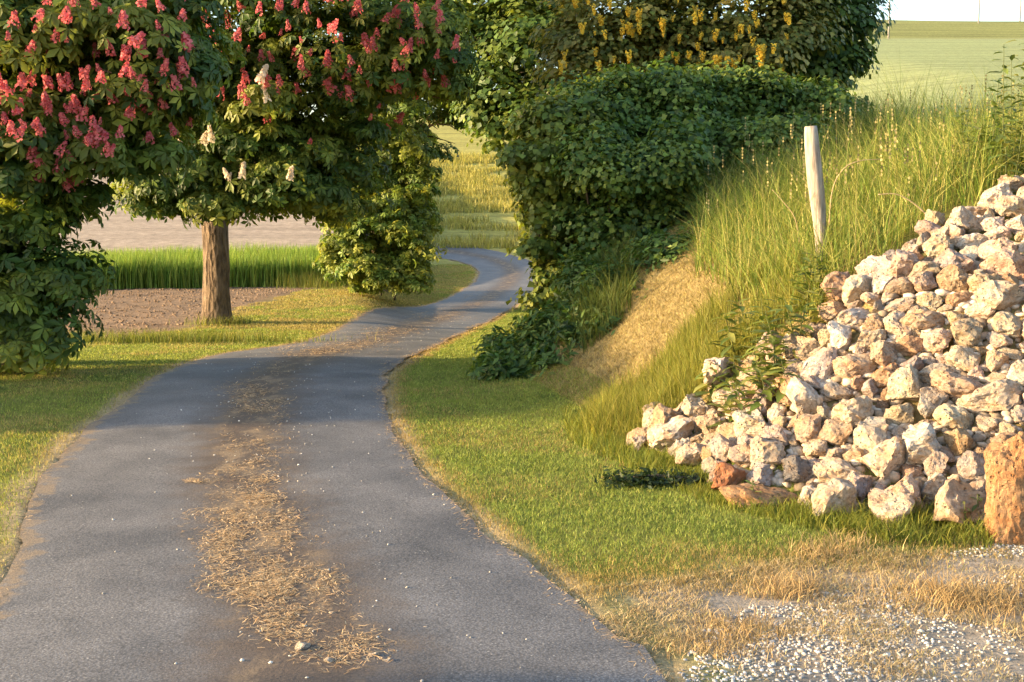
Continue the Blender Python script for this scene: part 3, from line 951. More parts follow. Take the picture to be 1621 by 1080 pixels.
# the ivy-clad trunk at the lane's edge
iv = hit(868, 560)
iv = Vector(((868 - CX) / FPX * 16.8, 16.8, land1((868 - CX) / FPX * 16.8, 16.8)))
top = at(880, 190, 16.8)
make_shrub('ivy_clad_tree', 'sunlit trunk smothered in ivy at the left end of the hedge', 'tree', iv,
    [B(875, 265, 16.6, 50, 60, 0.6), B(890, 345, 16.6, 32, 60, 0.45), B(892, 430, 16.6, 24, 60, 0.35), B(885, 500, 16.4, 28, 40, 0.4), B(862, 545, 16.0, 45, 30, 0.5), B(860, 210, 16.6, 40, 40, 0.5), B(905, 230, 16.6, 60, 60, 0.6), B(862, 320, 16.5, 30, 45, 0.4), B(862, 285, 16.4, 36, 40, 0.4)] + sprigs([(840, 200), (835, 320), (865, 420), (866, 500), (825, 565)], 26, 16.4, (6, 16)),
    30000, 0.085, G_YEL, 0.22, 60, trunk=([iv - Vector((0, 0, .1)), iv.lerp(top, 0.5) + Vector((0.05, 0, 0)), top], [0.16, 0.13, 0.07]), stems=3)
make_shrub('hedge_shrub', 'tall dense dark green shrub filling the middle of the hedge', 'shrub', bank_spot(1000, 16.8),
    [B(985, 275, 16.8, 90, 85, 0.9), B(1070, 260, 17.2, 90, 80, 0.9), B(960, 380, 16.2, 75, 85, 0.7), B(1050, 340, 16.4, 90, 75, 0.8), B(945, 180, 17.2, 55, 42, 0.8), B(1010, 440, 15.6, 70, 55, 0.6), B(985, 190, 18, 60, 36, 0.7), B(1060, 180, 18, 60, 34, 0.7), B(915, 300, 16.8, 50, 75, 0.6)] + sprigs([(890, 205), (940, 180), (1000, 155), (1100, 150)], 40, 17.4, (10, 42)) + sprigs([(930, 250), (1000, 300), (1080, 250), (950, 420), (1060, 400)], 46, 15.9, (14, 36), 0.3),
    95000, 0.072, G_IVY, 0.30, 60)
make_shrub('hedge_shrub', 'dense dark green shrub at the right end of the hedge behind the wooden post', 'shrub', bank_spot(1190, 17.6),
    [B(1165, 240, 17.8, 85, 72, 0.9), B(1250, 232, 18.4, 65, 50, 0.8), B(1140, 330, 16.6, 70, 70, 0.7), B(1210, 320, 16.8, 50, 50, 0.6), B(1310, 200, 18.8, 45, 38, 0.6), B(1110, 190, 18, 70, 40, 0.8)] + sprigs([(1090, 155), (1180, 160), (1260, 175), (1340, 190)], 32, 18.0, (10, 38)) + sprigs([(1120, 220), (1200, 260), (1280, 230), (1160, 340)], 36, 17.0, (14, 34), 0.3),
    72000, 0.072, G_IVY, 0.30, 60)
make_shrub('nettle_thicket', 'low dark thicket of nettles and brambles at the foot of the hedge', 'plant', hit(930, 590),
    [B(900, 540, 14.6, 75, 55, 0.6), B(985, 505, 14.6, 75, 48, 0.5), B(1060, 440, 14.8, 70, 45, 0.5), B(835, 575, 14.6, 55, 32, 0.45), B(950, 460, 15.2, 70, 50, 0.5), B(1130, 395, 15, 50, 38, 0.4), B(800, 560, 15.2, 32, 22, 0.35), B(1010, 470, 14.2, 80, 45, 0.4), B(1080, 420, 14.2, 70, 40, 0.4), B(960, 530, 13.8, 60, 36, 0.4), B(890, 590, 13.6, 36, 28, 0.35)] + sprigs([(780, 590), (850, 610), (930, 590), (1010, 520), (1100, 430)], 40, 14.0, (10, 24), 0.25),
    46000, 0.10, [(0.045, 0.10, 0.022), (0.08, 0.15, 0.03), (0.14, 0.20, 0.04)], 0.2, 50, tmpl=(TRI_V, IVY_F), stems=0)

make_shrub('rounded_shrub', 'rounded bright green shrub at the foot of the farther chestnut by the bend', 'shrub', hit(600, 462),
    [B(598, 400, 34.6, 74, 52, 1.3), B(560, 400, 34.6, 42, 44, 0.9), B(635, 425, 34.4, 38, 32, 0.7), B(580, 440, 34.2, 60, 26, 0.9), B(610, 355, 34.8, 50, 32, 0.9), B(540, 430, 34.6, 26, 28, 0.6), B(600, 452, 34.0, 62, 14, 0.8), B(650, 446, 34.0, 26, 14, 0.5), B(640, 335, 34.8, 36, 36, 0.7), B(575, 330, 34.9, 34, 34, 0.7), B(665, 300, 35, 20, 40, 0.5)] + sprigs([(520, 430), (540, 370), (600, 335), (660, 370), (675, 430)], 24, 34.6, (8, 16), 0.4),
    9000, 0.15, [(0.09, 0.16, 0.025), (0.17, 0.235, 0.036), (0.28, 0.30, 0.05)], 0.36, 40, tmpl=FAN, stems=5)

# ------------------------------------------------------------------ grasses
def blades(P, h, w, lean, tint, seg=2, dirs=None):
    n = len(P)
    a = rng.uniform(0, 2 * np.pi, n) if dirs is None else dirs
    side = np.stack([np.cos(a), np.sin(a), np.zeros(n)], 1)
    b = rng.uniform(0, 2 * np.pi, n)
    ld = np.stack([np.cos(b), np.sin(b), np.zeros(n)], 1)
    up = np.array([0, 0, 1.0])
    V = []
    fr = np.linspace(0, 1, seg + 1)
    for k, f in enumerate(fr):
        c = P + up * (h * (f - 0.35 * f * f * np.clip(lean, 0, 1.4)))[:, None] + ld * (h * lean * f * f)[:, None]
        if k < seg:
            ww = (w * (1 - 0.75 * f) * 0.5)[:, None]
            V += [c - side * ww, c + side * ww]
        else:
            V.append(c)
    V = np.stack(V, 1)
    k = V.shape[1]
    Fc = []
    for s in range(seg - 1):
        q = 2 * s
        Fc += [(q, q + 1, q + 3), (q, q + 3, q + 2)]
    q = 2 * (seg - 1)
    Fc.append((q, q + 1, q + 2))
    Fc = np.array(Fc)
    Fi = (Fc[None] + (np.arange(n) * k)[:, None, None]).reshape(-1, 3)
    return V.reshape(-1, 3), Fi, np.repeat(tint, k, axis=0)

def scatter(x0, x1, y0, y1, n, dens=None, power=1.3):
    """random ground points, thinning out with distance"""
    y = y0 * (y1 / y0) ** rng.random(n * 2)
    x = rng.uniform(x0, x1, n * 2)
    keep = rng.random(n * 2) < (y / y1) ** max(0.0, 1.0 - power + 0.3) if power < 1.3 else np.ones(n * 2, bool)
    return x[keep][:n], y[keep][:n]

def grass_obj(name, V, Fi, T, mat, label, cat):
    o = obj(name, mesh_np(name, V, Fi, M[mat], T))
    tag(o, label, cat, kind='stuff')
    return o

def pz(x, y): return np.stack([x, y, land(x, y)], 1)

# mown verge right of the lane
x, y = scatter(-1.7, 3.2, 5.2, 36, 430000)
rs = road_signed(x, y); sf = foot_dist(x, y)
gm = 5.95 + 0.32 * x - y + (fbm(x * 1.3, y * 1.3, 31) - 0.5) * 0.9
ok = (rs > 0.02) & ~left_side(x, y) & (sf < 0.35) & (gm < 0.25 * rng.random(len(x)))
ok &= rng.random(len(x)) < 0.35 + 0.65 * sstep(0.05, 0.25, rs)
x, y, rs, sf = x[ok], y[ok], rs[ok], sf[ok]
P = pz(x, y); n = len(P)
dry = np.clip(1 - sstep(0.04, 0.30, rs + (fbm(x * 3, y * 3, 61) - 0.5) * 0.25) + 0.9 * sstep(0.52, 0.72, fbm(x * 1.1, y * 1.1, 62)) * 0.3 + sstep(-0.7, 0.1, 5.95 + 0.32 * x - y) * 0.9, 0, 1)
dry = (rng.random(n) < dry)[:, None]
tt = np.where(dry, tints(n, [(0.30, 0.22, 0.09), (0.42, 0.32, 0.14)]), tints(n, [(0.13, 0.205, 0.042), (0.225, 0.29, 0.065), (0.36, 0.375, 0.11)]))
h = rng.uniform(0.014, 0.040, n) * (0.8 + 0.5 * fbm(x * 2, y * 2, 64)) * (1 + 0.6 * sstep(-0.2, 0.3, sf))
V, Fi, T = blades(P, h, 0.0042 * (y / 8) ** 0.9, rng.uniform(0.2, 1.1, n), tt, 2)
grass_obj('grass', V, Fi, T, 'grass', 'mown green verge between the lane and the stone heap', 'grass')

# mown verge left of the lane
x, y = scatter(-10.5, -0.9, 6.0, 58, 600000)
rs = road_signed(x, y)
inside = left_side(x, y) & (rs > 0.02)
wid = np.interp(y, [6, 14, 20, 26, 40, 58], [6.5, 6.0, 3.2, 2.8, 3.0, 4.0])
ok = inside & (rs < wid * (0.85 + 0.4 * fbm(x, y, 66))) & (np.abs(x) < y * 0.62)
ok &= rng.random(len(x)) < 0.3 + 0.7 * sstep(0.05, 0.2, rs)
x, y, rs = x[ok], y[ok], rs[ok]
P = pz(x, y); n = len(P)
far = sstep(20, 26, y)
dry = np.clip(0.75 * (1 - sstep(0.03, 0.22, rs + (fbm(x * 3, y * 3, 61) - 0.5) * 0.2)) * (y > 9) + 0.55 * sstep(0.45, 0.7, fbm(x * 1.2, y * 1.2, 68)) + far * 0.85 * sstep(0.33, 0.5, fbm(x * 0.9, y * 0.9, 70)), 0, 0.95)
dry = (rng.random(n) < dry)[:, None]
tt = np.where(dry, tints(n, [(0.30, 0.24, 0.09), (0.44, 0.36, 0.15)]), tints(n, [(0.13, 0.205, 0.042), (0.25, 0.305, 0.068), (0.40, 0.40, 0.115)]))
h = rng.uniform(0.015, 0.040, n) * (0.8 + 0.5 * fbm(x * 2, y * 2, 64)) * (1 + 0.5 * far)
V, Fi, T = blades(P, h, 0.0042 * (y / 8) ** 0.95, rng.uniform(0.2, 1.1, n), tt, 2)
grass_obj('grass', V, Fi, T, 'grass', 'mown grass under the chestnuts left of the lane', 'grass')

# hay lying on the lower bank
x, y = scatter(0.2, 3.0, 9.3, 15.5, 60000)
sf = foot_dist(x, y)
ok = (sf > 0.0) & (sf < 2.1)
x, y, sf = x[ok], y[ok], sf[ok]
P = pz(x, y); n = len(P)
V, Fi, T = blades(P, rng.uniform(0.03, 0.09, n), np.full(n, 0.006), rng.uniform(0.9, 2.2, n), tints(n, [(0.24, 0.18, 0.08), (0.42, 0.33, 0.15), (0.34, 0.31, 0.10)]), 2)
grass_obj('hay', V, Fi, T, 'straw', 'dry mown hay lying on the steep bank below the hedge', 'hay')

# tall grass on the bank
heap_px = [(1000, 700), (1040, 645), (1100, 632), (1135, 590), (1215, 545), (1290, 515), (1325, 462), (1395, 415), (1445, 378), (1490, 338), (1550, 325), (1575, 298), (1640, 275), (1680, 275), (1680, 850), (1570, 842), (1460, 822), (1370, 812), (1270, 802), (1150, 775), (1090, 738), (1020, 716)]
straw_px = [(905, 655), (990, 640), (1085, 560), (1140, 520), (1165, 465), (1110, 440), (1000, 560)]
def tall(n, x0, x1, y0, y1, test, hlo, hhi, cols, wid, lean, seg=3):
    x, y = scatter(x0, x1, y0, y1, n)
    P = pz(x, y)
    qx, qy, _ = project(P)
    ok = test(x, y, qx, qy)
    P, x, y, qx, qy = P[ok], x[ok], y[ok], qx[ok], qy[ok]
    m = len(P)
    tuft = 0.25 + 1.4 * fbm(x * 2.6, y * 2.6, 81)
    h = rng.uniform(hlo, hhi, m) * tuft * (1 + 0.55 * sstep(3.2, 5.2, x))
    return blades(P, h, np.full(m, wid), rng.uniform(lean[0], lean[1], m), tints(m, cols), seg)
def t_bank(x, y, qx, qy):
    s = foot_dist(x, y)
    return (s > 1.25) & ~in_poly(heap_px, qx, qy) & ~in_poly(straw_px, qx, qy) & (qx > 1100) & (qy < 640)
V1 = tall(62000, 1.2, 8.5, 7.0, 19.0, t_bank, 0.22, 0.80, [(0.08, 0.15, 0.028), (0.15, 0.22, 0.04), (0.27, 0.30, 0.07), (0.45, 0.39, 0.14)], 0.008, (0.1, 1.4))
def t_toe(x, y, qx, qy):
    m = in_poly([(920, 690), (950, 650), (1010, 610), (1060, 560), (1120, 500), (1200, 440), (1290, 430), (1300, 520), (1220, 560), (1140, 600), (1090, 650), (1000, 700)], qx, qy)
    return m & (fbm(x * 2.4, y * 2.4, 83) + rng.normal(0, 0.05, len(x)) > 0.43)
V2 = tall(60000, 0.3, 3.2, 8.8, 12.5, t_toe, 0.12, 0.32, [(0.13, 0.17, 0.03), (0.22, 0.23, 0.045), (0.34, 0.30, 0.08)], 0.006, (0.1, 0.7))
def t_foot(x, y, qx, qy):
    m = in_poly([(1080, 745), (1160, 775), (1280, 805), (1380, 815), (1570, 835), (1570, 870), (1400, 862), (1240, 830), (1120, 800), (1000, 745), (900, 700), (890, 650), (940, 660), (1000, 700)], qx, qy)
    return m & (fbm(x * 3, y * 3, 85) > 0.36)
V3 = tall(60000, 0.3, 3.2, 6.6, 12.5, t_foot, 0.05, 0.17, [(0.10, 0.15, 0.025), (0.17, 0.20, 0.035), (0.26, 0.25, 0.05)], 0.006, (0.2, 0.9))
def cat3(*a):
    Vs, Fs, Ts = [], [], []; k = 0
    for v, f, t in a:
        Vs.append(v); Fs.append(f + k); Ts.append(t); k += len(v)
    return np.vstack(Vs), np.vstack(Fs), np.vstack(Ts)
grass_obj('tall_grass', *cat3(V1, V2), 'grass', 'tall yellow green grass crowning the bank above the stones', 'grass')
grass_obj('tall_grass', *V3, 'grass', 'longer grass growing along the foot of the stone heap', 'grass')
# seed stalks standing above it
def t_seed(x, y, qx, qy):
    return t_bank(x, y, qx, qy) & (qy < 420) & (fbm(x * 1.3, y * 1.3, 88) > 0.4)
x, y = scatter(2.0, 8.0, 9.5, 17.0, 520)
P = pz(x, y); qx, qy, _ = project(P)
ok = t_seed(x, y, qx, qy); P = P[ok]; n = len(P)
hh = rng.uniform(0.55, 0.95, n); ln = rng.uniform(0.0, 0.35, n)
cs = tints(n, [(0.24, 0.21, 0.09), (0.34, 0.29, 0.14)])
A = blades(P, hh, np.full(n, 0.004), ln, cs, 3)
seedP = A[0].reshape(n, -1, 3)[:, -1]
SP = np.repeat(seedP, 5, 0) - np.array([0, 0, 1]) * np.tile(np.linspace(0, 0.13, 5), n)[:, None]
Sd = instance(np.array([(0, 0, 0), (0.3, 0.22, 0.5), (0, 0, 1), (-0.3, -0.22, 0.5)], float), IVY_F, SP, frames(np.tile([[0, 0, 1.0]], (len(SP), 1))), np.full(len(SP), 0.030), np.repeat(cs, 5, 0))
grass_obj('seed_stalks', *cat3(A, Sd), 'straw', 'pale dry seed stalks standing above the bank grass', 'grass')
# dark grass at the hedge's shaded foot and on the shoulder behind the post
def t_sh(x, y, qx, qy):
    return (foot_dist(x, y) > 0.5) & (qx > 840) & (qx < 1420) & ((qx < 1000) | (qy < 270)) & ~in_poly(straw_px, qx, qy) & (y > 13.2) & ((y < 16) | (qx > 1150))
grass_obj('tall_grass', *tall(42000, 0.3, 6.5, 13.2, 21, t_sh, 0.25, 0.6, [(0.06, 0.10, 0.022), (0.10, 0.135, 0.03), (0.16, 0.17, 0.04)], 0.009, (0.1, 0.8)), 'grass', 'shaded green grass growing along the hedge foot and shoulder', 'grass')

# strip of standing green crop behind the trunks on the left
def t_crop(x, y, qx, qy): return (qx > -60) & (qx < 560)
x, y = rng.uniform(-18, -3.5, 52000), rng.uniform(37.6, 42.5, 52000)
y = y + (x + 8) * 0.35 * 0.9
P = pz(x, y); qx, qy, _ = project(P); ok = (qx > -80) & (qx < 560); P = P[ok]; n = len(P)
grass_obj('standing_crop', *blades(P, rng.uniform(0.75, 1.2, n) * (0.75 + 0.35 * fbm(P[:, 0], P[:, 1], 90)), np.full(n, 0.035), rng.uniform(0.0, 0.35, n), tints(n, [(0.12, 0.22, 0.036), (0.20, 0.31, 0.055), (0.32, 0.37, 0.08)]), 2), 'grass', 'strip of tall green standing crop behind the chestnut trunks', 'crop')
# grass round the trunk feet and the far bush
x = np.concatenate([b2.x + rng.normal(0.1, 0.28, 900), b3.x - 1.6 + rng.normal(0, 0.7, 2600), rng.normal(-6.0, 1.2, 3500)])
y = np.concatenate([b2.y + rng.normal(-0.1, 0.28, 900), b3.y + rng.normal(-0.5, 0.7, 2600), rng.normal(20.6, 0.35, 3500)])
P = pz(x, y); n = len(P)
grass_obj('tall_grass', *blades(P, rng.uniform(0.08, 0.30, n) * np.where(y > 30, 2.4, 1.0), np.full(n, 0.010), rng.uniform(0.1, 0.7, n), tints(n, [(0.10, 0.15, 0.025), (0.17, 0.20, 0.04), (0.28, 0.25, 0.07)]), 2), 'grass', 'unmown tufts round the chestnut trunks', 'grass')
# meadow tufts beyond the bend
x, y = rng.uniform(-9, 6, 36000), rng.uniform(64, 100, 36000)
ok = fbm(x * 0.25, y * 0.5, 92) > 0.44; x, y = x[ok], y[ok]
P = pz(x, y); n = len(P)
grass_obj('meadow_grass', *blades(P, rng.uniform(0.25, 0.6, n), np.full(n, 0.06), rng.uniform(0.1, 0.6, n), tints(n, [(0.24, 0.25, 0.06), (0.36, 0.33, 0.09), (0.44, 0.38, 0.13)]), 2), 'grass', 'sunlit yellow green meadow rising behind the bend', 'meadow')

# dry tufts and straw of the near right corner
x, y = scatter(0.2, 3.2, 4.4, 7.4, 90000)
P = pz(x, y); qx, qy, _ = project(P)
rs = road_signed(x, y)
f = fbm(x * 2.6, y * 2.6, 95)
band = in_poly([(870, 935), (1010, 925), (1150, 905), (1330, 870), (1621, 868), (1680, 900), (1680, 1090), (1060, 1090), (960, 1000)], qx, qy)
core = in_poly([(1000, 935), (1250, 880), (1600, 870), (1680, 930), (1330, 940), (1190, 960), (1090, 1030), (1000, 1000)], qx, qy)
ok = band & (rs > 0.0) & (f + rng.normal(0, 0.07, len(f)) > np.where(core, 0.44, 0.54))
P = P[ok]; n = len(P)
V4 = blades(P, rng.uniform(0.010, 0.045, n) * (0.6 + 0.9 * fbm(P[:, 0] * 3, P[:, 1] * 3, 96)), np.full(n, 0.0035), rng.uniform(0.5, 1.8, n), tints(n, [(0.32, 0.23, 0.12), (0.46, 0.35, 0.20), (0.56, 0.45, 0.28), (0.30, 0.28, 0.09)]), 3)
tu = []
for (px, py, r, hgt, cnt) in [(1250, 940, 0.10, 0.20, 420), (1180, 1000, 0.12, 0.14, 420), (1500, 950, 0.16, 0.24, 700), (1590, 960, 0.16, 0.22, 520), (1290, 880, 0.09, 0.18, 240), (1130, 1030, 0.12, 0.12, 380), (1340, 865, 0.12, 0.18, 240)]:
    c = hit(px, py); hgt *= 0.65
    xx = c.x + rng.normal(0, r, cnt); yy = c.y + rng.normal(0, r * 0.8, cnt)
    tu.append(blades(pz(xx, yy), rng.uniform(0.4, 1.0, cnt) * hgt, np.full(cnt, 0.004), rng.uniform(0.3, 1.3, cnt), tints(cnt, [(0.30, 0.20, 0.10), (0.44, 0.32, 0.16), (0.52, 0.40, 0.20)]), 3))
grass_obj('dry_grass', *cat3(V4, *tu), 'straw', 'dead straw coloured grass tufts edging the gravel by the lane', 'dry grass')

# ------------------------------------------------------------------ gravel, chips, clippings
ico = bmesh.new(); bmesh.ops.create_icosphere(ico, subdivisions=1, radius=1.0)
ICO_V = np.array([tuple(v.co) for v in ico.verts]); ICO_F = np.array([[v.index for v in f.verts] for f in ico.faces]); ico.free()
def pebbles(P, S, cols):
    n = len(P)
    sh = 1 + rng.uniform(-0.3, 0.3, (n, len(ICO_V), 1))
    V = ICO_V[None] * sh * np.stack([rng.uniform(0.7, 1.3, n), rng.uniform(0.7, 1.3, n), rng.uniform(0.4, 0.8, n)], 1)[:, None, :]
    R = frames(unit(np.array([0, 0, 1.0]) + rng.normal(0, 0.25, (n, 3))))
    V = np.einsum('nij,nkj->nki', R, V) * S[:, None, None] + P[:, None]
    Fi = (ICO_F[None] + (np.arange(n) * len(ICO_V))[:, None, None]).reshape(-1, 3)
    return V.reshape(-1, 3), Fi, np.repeat(tints(n, cols, None, 0.15), len(ICO_V), 0)
GRV = [(0.26, 0.24, 0.22), (0.46, 0.435, 0.40), (0.68, 0.65, 0.61)]
x, y = scatter(0.3, 3.4, 4.4, 7.2, 26000)
P = pz(x, y); qx, qy, _ = project(P); rs = road_signed(x, y)
f = fbm(x * 2.2, y * 2.2, 97)
gp = in_poly([(1060, 1090), (1110, 1000), (1190, 960), (1330, 935), (1500, 925), (1690, 900), (1690, 1090)], qx, qy)
gp2 = in_poly([(1480, 880), (1560, 862), (1690, 850), (1690, 885)], qx, qy)
ok = (gp & (f + rng.normal(0, 0.09, len(f)) > 0.53) | gp2) & (rs > 0.06)
P = P[ok][:9000]; n = len(P)
V, Fi, T = pebbles(P + np.array([0, 0, 0.002]), rng.uniform(0.0025, 0.010, n) * np.where(rng.random(n) < 0.1, 1.5, 1), GRV)
grass_obj('gravel', V, Fi, T, 'pebble', 'white and grey gravel in the near right corner', 'gravel')

# clods of the tilled soil behind the chestnuts
x, y = rng.uniform(-13, -3.2, 14000), rng.uniform(20.5, 38, 14000)
qx, qy, _ = project(pz(x, y))
ok = (road_signed(x, y) > 3.3) & (qx > -60) & (qx < 560) & (y > 20.6 - 0.35 * (x + 4))
P = pz(x[ok], y[ok]); n = len(P)
V, Fi, T = pebbles(P, rng.uniform(0.008, 0.028, n) * np.where(rng.random(n) < 0.08, 1.6, 1), [(0.18, 0.12, 0.075), (0.25, 0.17, 0.105), (0.30, 0.21, 0.135)])
grass_obj('soil_clods', V, Fi, T, 'pebble', 'brown clods of the tilled soil behind the chestnut trunks', 'soil')

# stone chips strewn on the lane
vv = 30 + 200 * rng.random(900) ** 1.4; uu = np.clip(rng.normal(0.55, 0.2, 900), 0.03, 0.97)
P = lane_point(vv, uu); P = P[P[:, 1] > 3.8]; n = len(P)
V, Fi, T = pebbles(P + np.array([0, 0, 0.002]), rng.uniform(0.003, 0.009, n), GRV)
grass_obj('stone_chips', V, Fi, T, 'pebble', 'tiny pale stone chips strewn on the asphalt', 'gravel')

# dried clippings along the crown of the lane and on its edges
patches = [(410, 645, 62, 36, 1500), (400, 625, 60, 18, 700), (390, 880, 75, 48, 3000), (400, 935, 90, 34, 2200), (470, 940, 80, 30, 1800), (350, 825, 60, 14, 700), (420, 800, 45, 12, 450), (313, 772, 22, 5, 160), (405, 772, 35, 6, 220), (400, 740, 20, 10, 120), (560, 545, 90, 8, 900), (490, 565, 60, 10, 900), (640, 525, 60, 7, 500), (700, 505, 60, 7, 350), (760, 480, 40, 12, 350), (790, 430, 30, 25, 300), (430, 700, 45, 45, 350), (460, 1000, 90, 45, 900), (540, 1040, 90, 40, 700), (400, 860, 110, 90, 1200), (610, 620, 5, 60, 240), (430, 590, 45, 14, 400), (520, 555, 120, 12, 1800), (600, 530, 90, 12, 1300), (690, 500, 70, 14, 900), (760, 470, 45, 16, 700), (800, 430, 30, 26, 500), (400, 700, 60, 60, 700), (385, 770, 70, 40, 700), (430, 830, 60, 40, 700), (480, 960, 100, 60, 1500)]
PX = []; PY = []
for (px, py, sx, sy, c) in patches:
    c = int(c * 2.0)
    a = rng.uniform(0, 2 * np.pi, c); r = np.sqrt(rng.random(c)) * rng.uniform(0.5, 1.15, c)
    PX.append(px + np.cos(a) * r * sx); PY.append(py + np.sin(a) * r * sy)
qx, qy = np.concatenate(PX), np.concatenate(PY)
H0 = hits(qx, qy)
x, y = H0[:, 0], H0[:, 1]
# brown rim along the lane's margins
k = 16000
v0 = 20 + 300 * rng.random(k); e0 = np.where(rng.random(k) < 0.68, 1.012 - np.abs(rng.normal(0, 0.024, k)), np.abs(rng.normal(0, 0.012, k)) - 0.006)
rim = lane_point(v0, e0)
x = np.concatenate([x, rim[:, 0]]); y = np.concatenate([y, rim[:, 1]])
on = road_signed(x, y)
i0 = np.array([np.argmin(np.hypot(RX[::2].ravel() - a, RY[::2].ravel() - b)) for a, b in zip(x, y)])
z = RZ[::2].ravel()[i0] + 0.003 + rng.uniform(0, 0.006, len(x))
ok = (on < 0.05) & ((np.arange(len(x)) >= len(x) - k) | (fbm(x * 5.0, y * 2.2, 101) + rng.normal(0, 0.13, len(x)) > 0.50))
P = np.stack([x, y, z], 1)[ok]; n = len(P)
ST_V = np.array([(-0.5, -0.055, 0), (0.5, -0.03, 0.03), (0.5, 0.03, 0.02), (-0.5, 0.055, 0.01)], float)
nrm = unit(np.array([0, 0, 1.0]) + rng.normal(0, 0.14, (n, 3)))
V, Fi, T = instance(ST_V, np.array([(0, 1, 2), (0, 2, 3)]), P, frames(nrm), rng.uniform(0.012, 0.045, n) * (P[:, 1] / 8) ** 0.4, tints(n, [(0.30, 0.18, 0.09), (0.48, 0.33, 0.17), (0.60, 0.44, 0.25), (0.46, 0.29, 0.15)]))
grass_obj('dry_clippings', V, Fi, T, 'litter', 'tan dried clippings and fallen blossom along the crown of the lane', 'litter')

# ------------------------------------------------------------------ stones
def stone_mesh(seed, sub=3, flat=1.0):
    r = random.Random(seed)
    bm = bmesh.new()
    bmesh.ops.create_icosphere(bm, subdivisions=sub, radius=1.0)
    planes = []
    for _ in range(r.randint(9, 15)):
        d = Vector((r.gauss(0, 1), r.gauss(0, 1), r.gauss(0, 1))).normalized()
        planes.append((d, r.uniform(0.42, 0.85)))
    off = Vector((r.uniform(0, 50), r.uniform(0, 50), r.uniform(0, 50)))
    for v in bm.verts:
        p = v.co.copy()
        for d, k in planes:
            e = p.dot(d) - k
            if e > 0: p -= d * e * 0.96
        q = p * 1.5 + off
        p *= 1 + 0.20 * mnoise.noise(q) + 0.13 * mnoise.noise(q * 2.1) + 0.08 * mnoise.noise(q * 4.6) + 0.05 * mnoise.noise(q * 9) + 0.03 * mnoise.noise(q * 17) - 0.16 * max(0, mnoise.noise(q * 3.1) - 0.15)
        v.co = p
    m = max(v.co.length for v in bm.verts)
    for v in bm.verts: v.co /= m * 0.93
    bm.normal_update()
    me = bpy.data.meshes.new('stone')
    bm.to_mesh(me); bm.free()
    me.materials.append(M['stone'])
    return me
STONES = [stone_mesh(100 + k, 4) for k in range(26)]

CREAM_C = (0.50, 0.42, 0.335); WHITE_C = (0.57, 0.50, 0.425); GREY_C = (0.40, 0.35, 0.315); RUST_C = (0.40, 0.285, 0.195); TAN_C = (0.46, 0.36, 0.27)
placed = []      # (pos, radius)
def put_stone(px, py, wpx, hpx, colr, label, group=None, mesh=None, sink=0.25, rot=None, name='stone'):
    g = hit(px, min(py + hpx * 0.35, 1079))
    sc = g.y / FPX
    a, b = wpx * 0.5 * sc, hpx * 0.5 * sc
    n = land_normal(g.x, g.y)
    p = g + n * (b * (0.75 - sink))
    o = obj(name, mesh or random.choice(STONES), None, p)
    o.scale = (a, (a + b) * 0.5, b)
    o.rotation_euler = rot if rot is not None else (random.uniform(-.35, .35), random.uniform(-.35, .35), random.uniform(-0.5, 0.5) + random.choice((0, math.pi)))
    o.color = (*colr, 1)
    tag(o, label, 'stone', group)
    placed.append((p, (a + b) * 0.5))
    return o
def land_normal(x, y, e=0.15):
    return Vector(((land1(x - e, y) - land1(x + e, y)) / (2 * e), (land1(x, y - e) - land1(x, y + e)) / (2 * e), 1)).normalized()

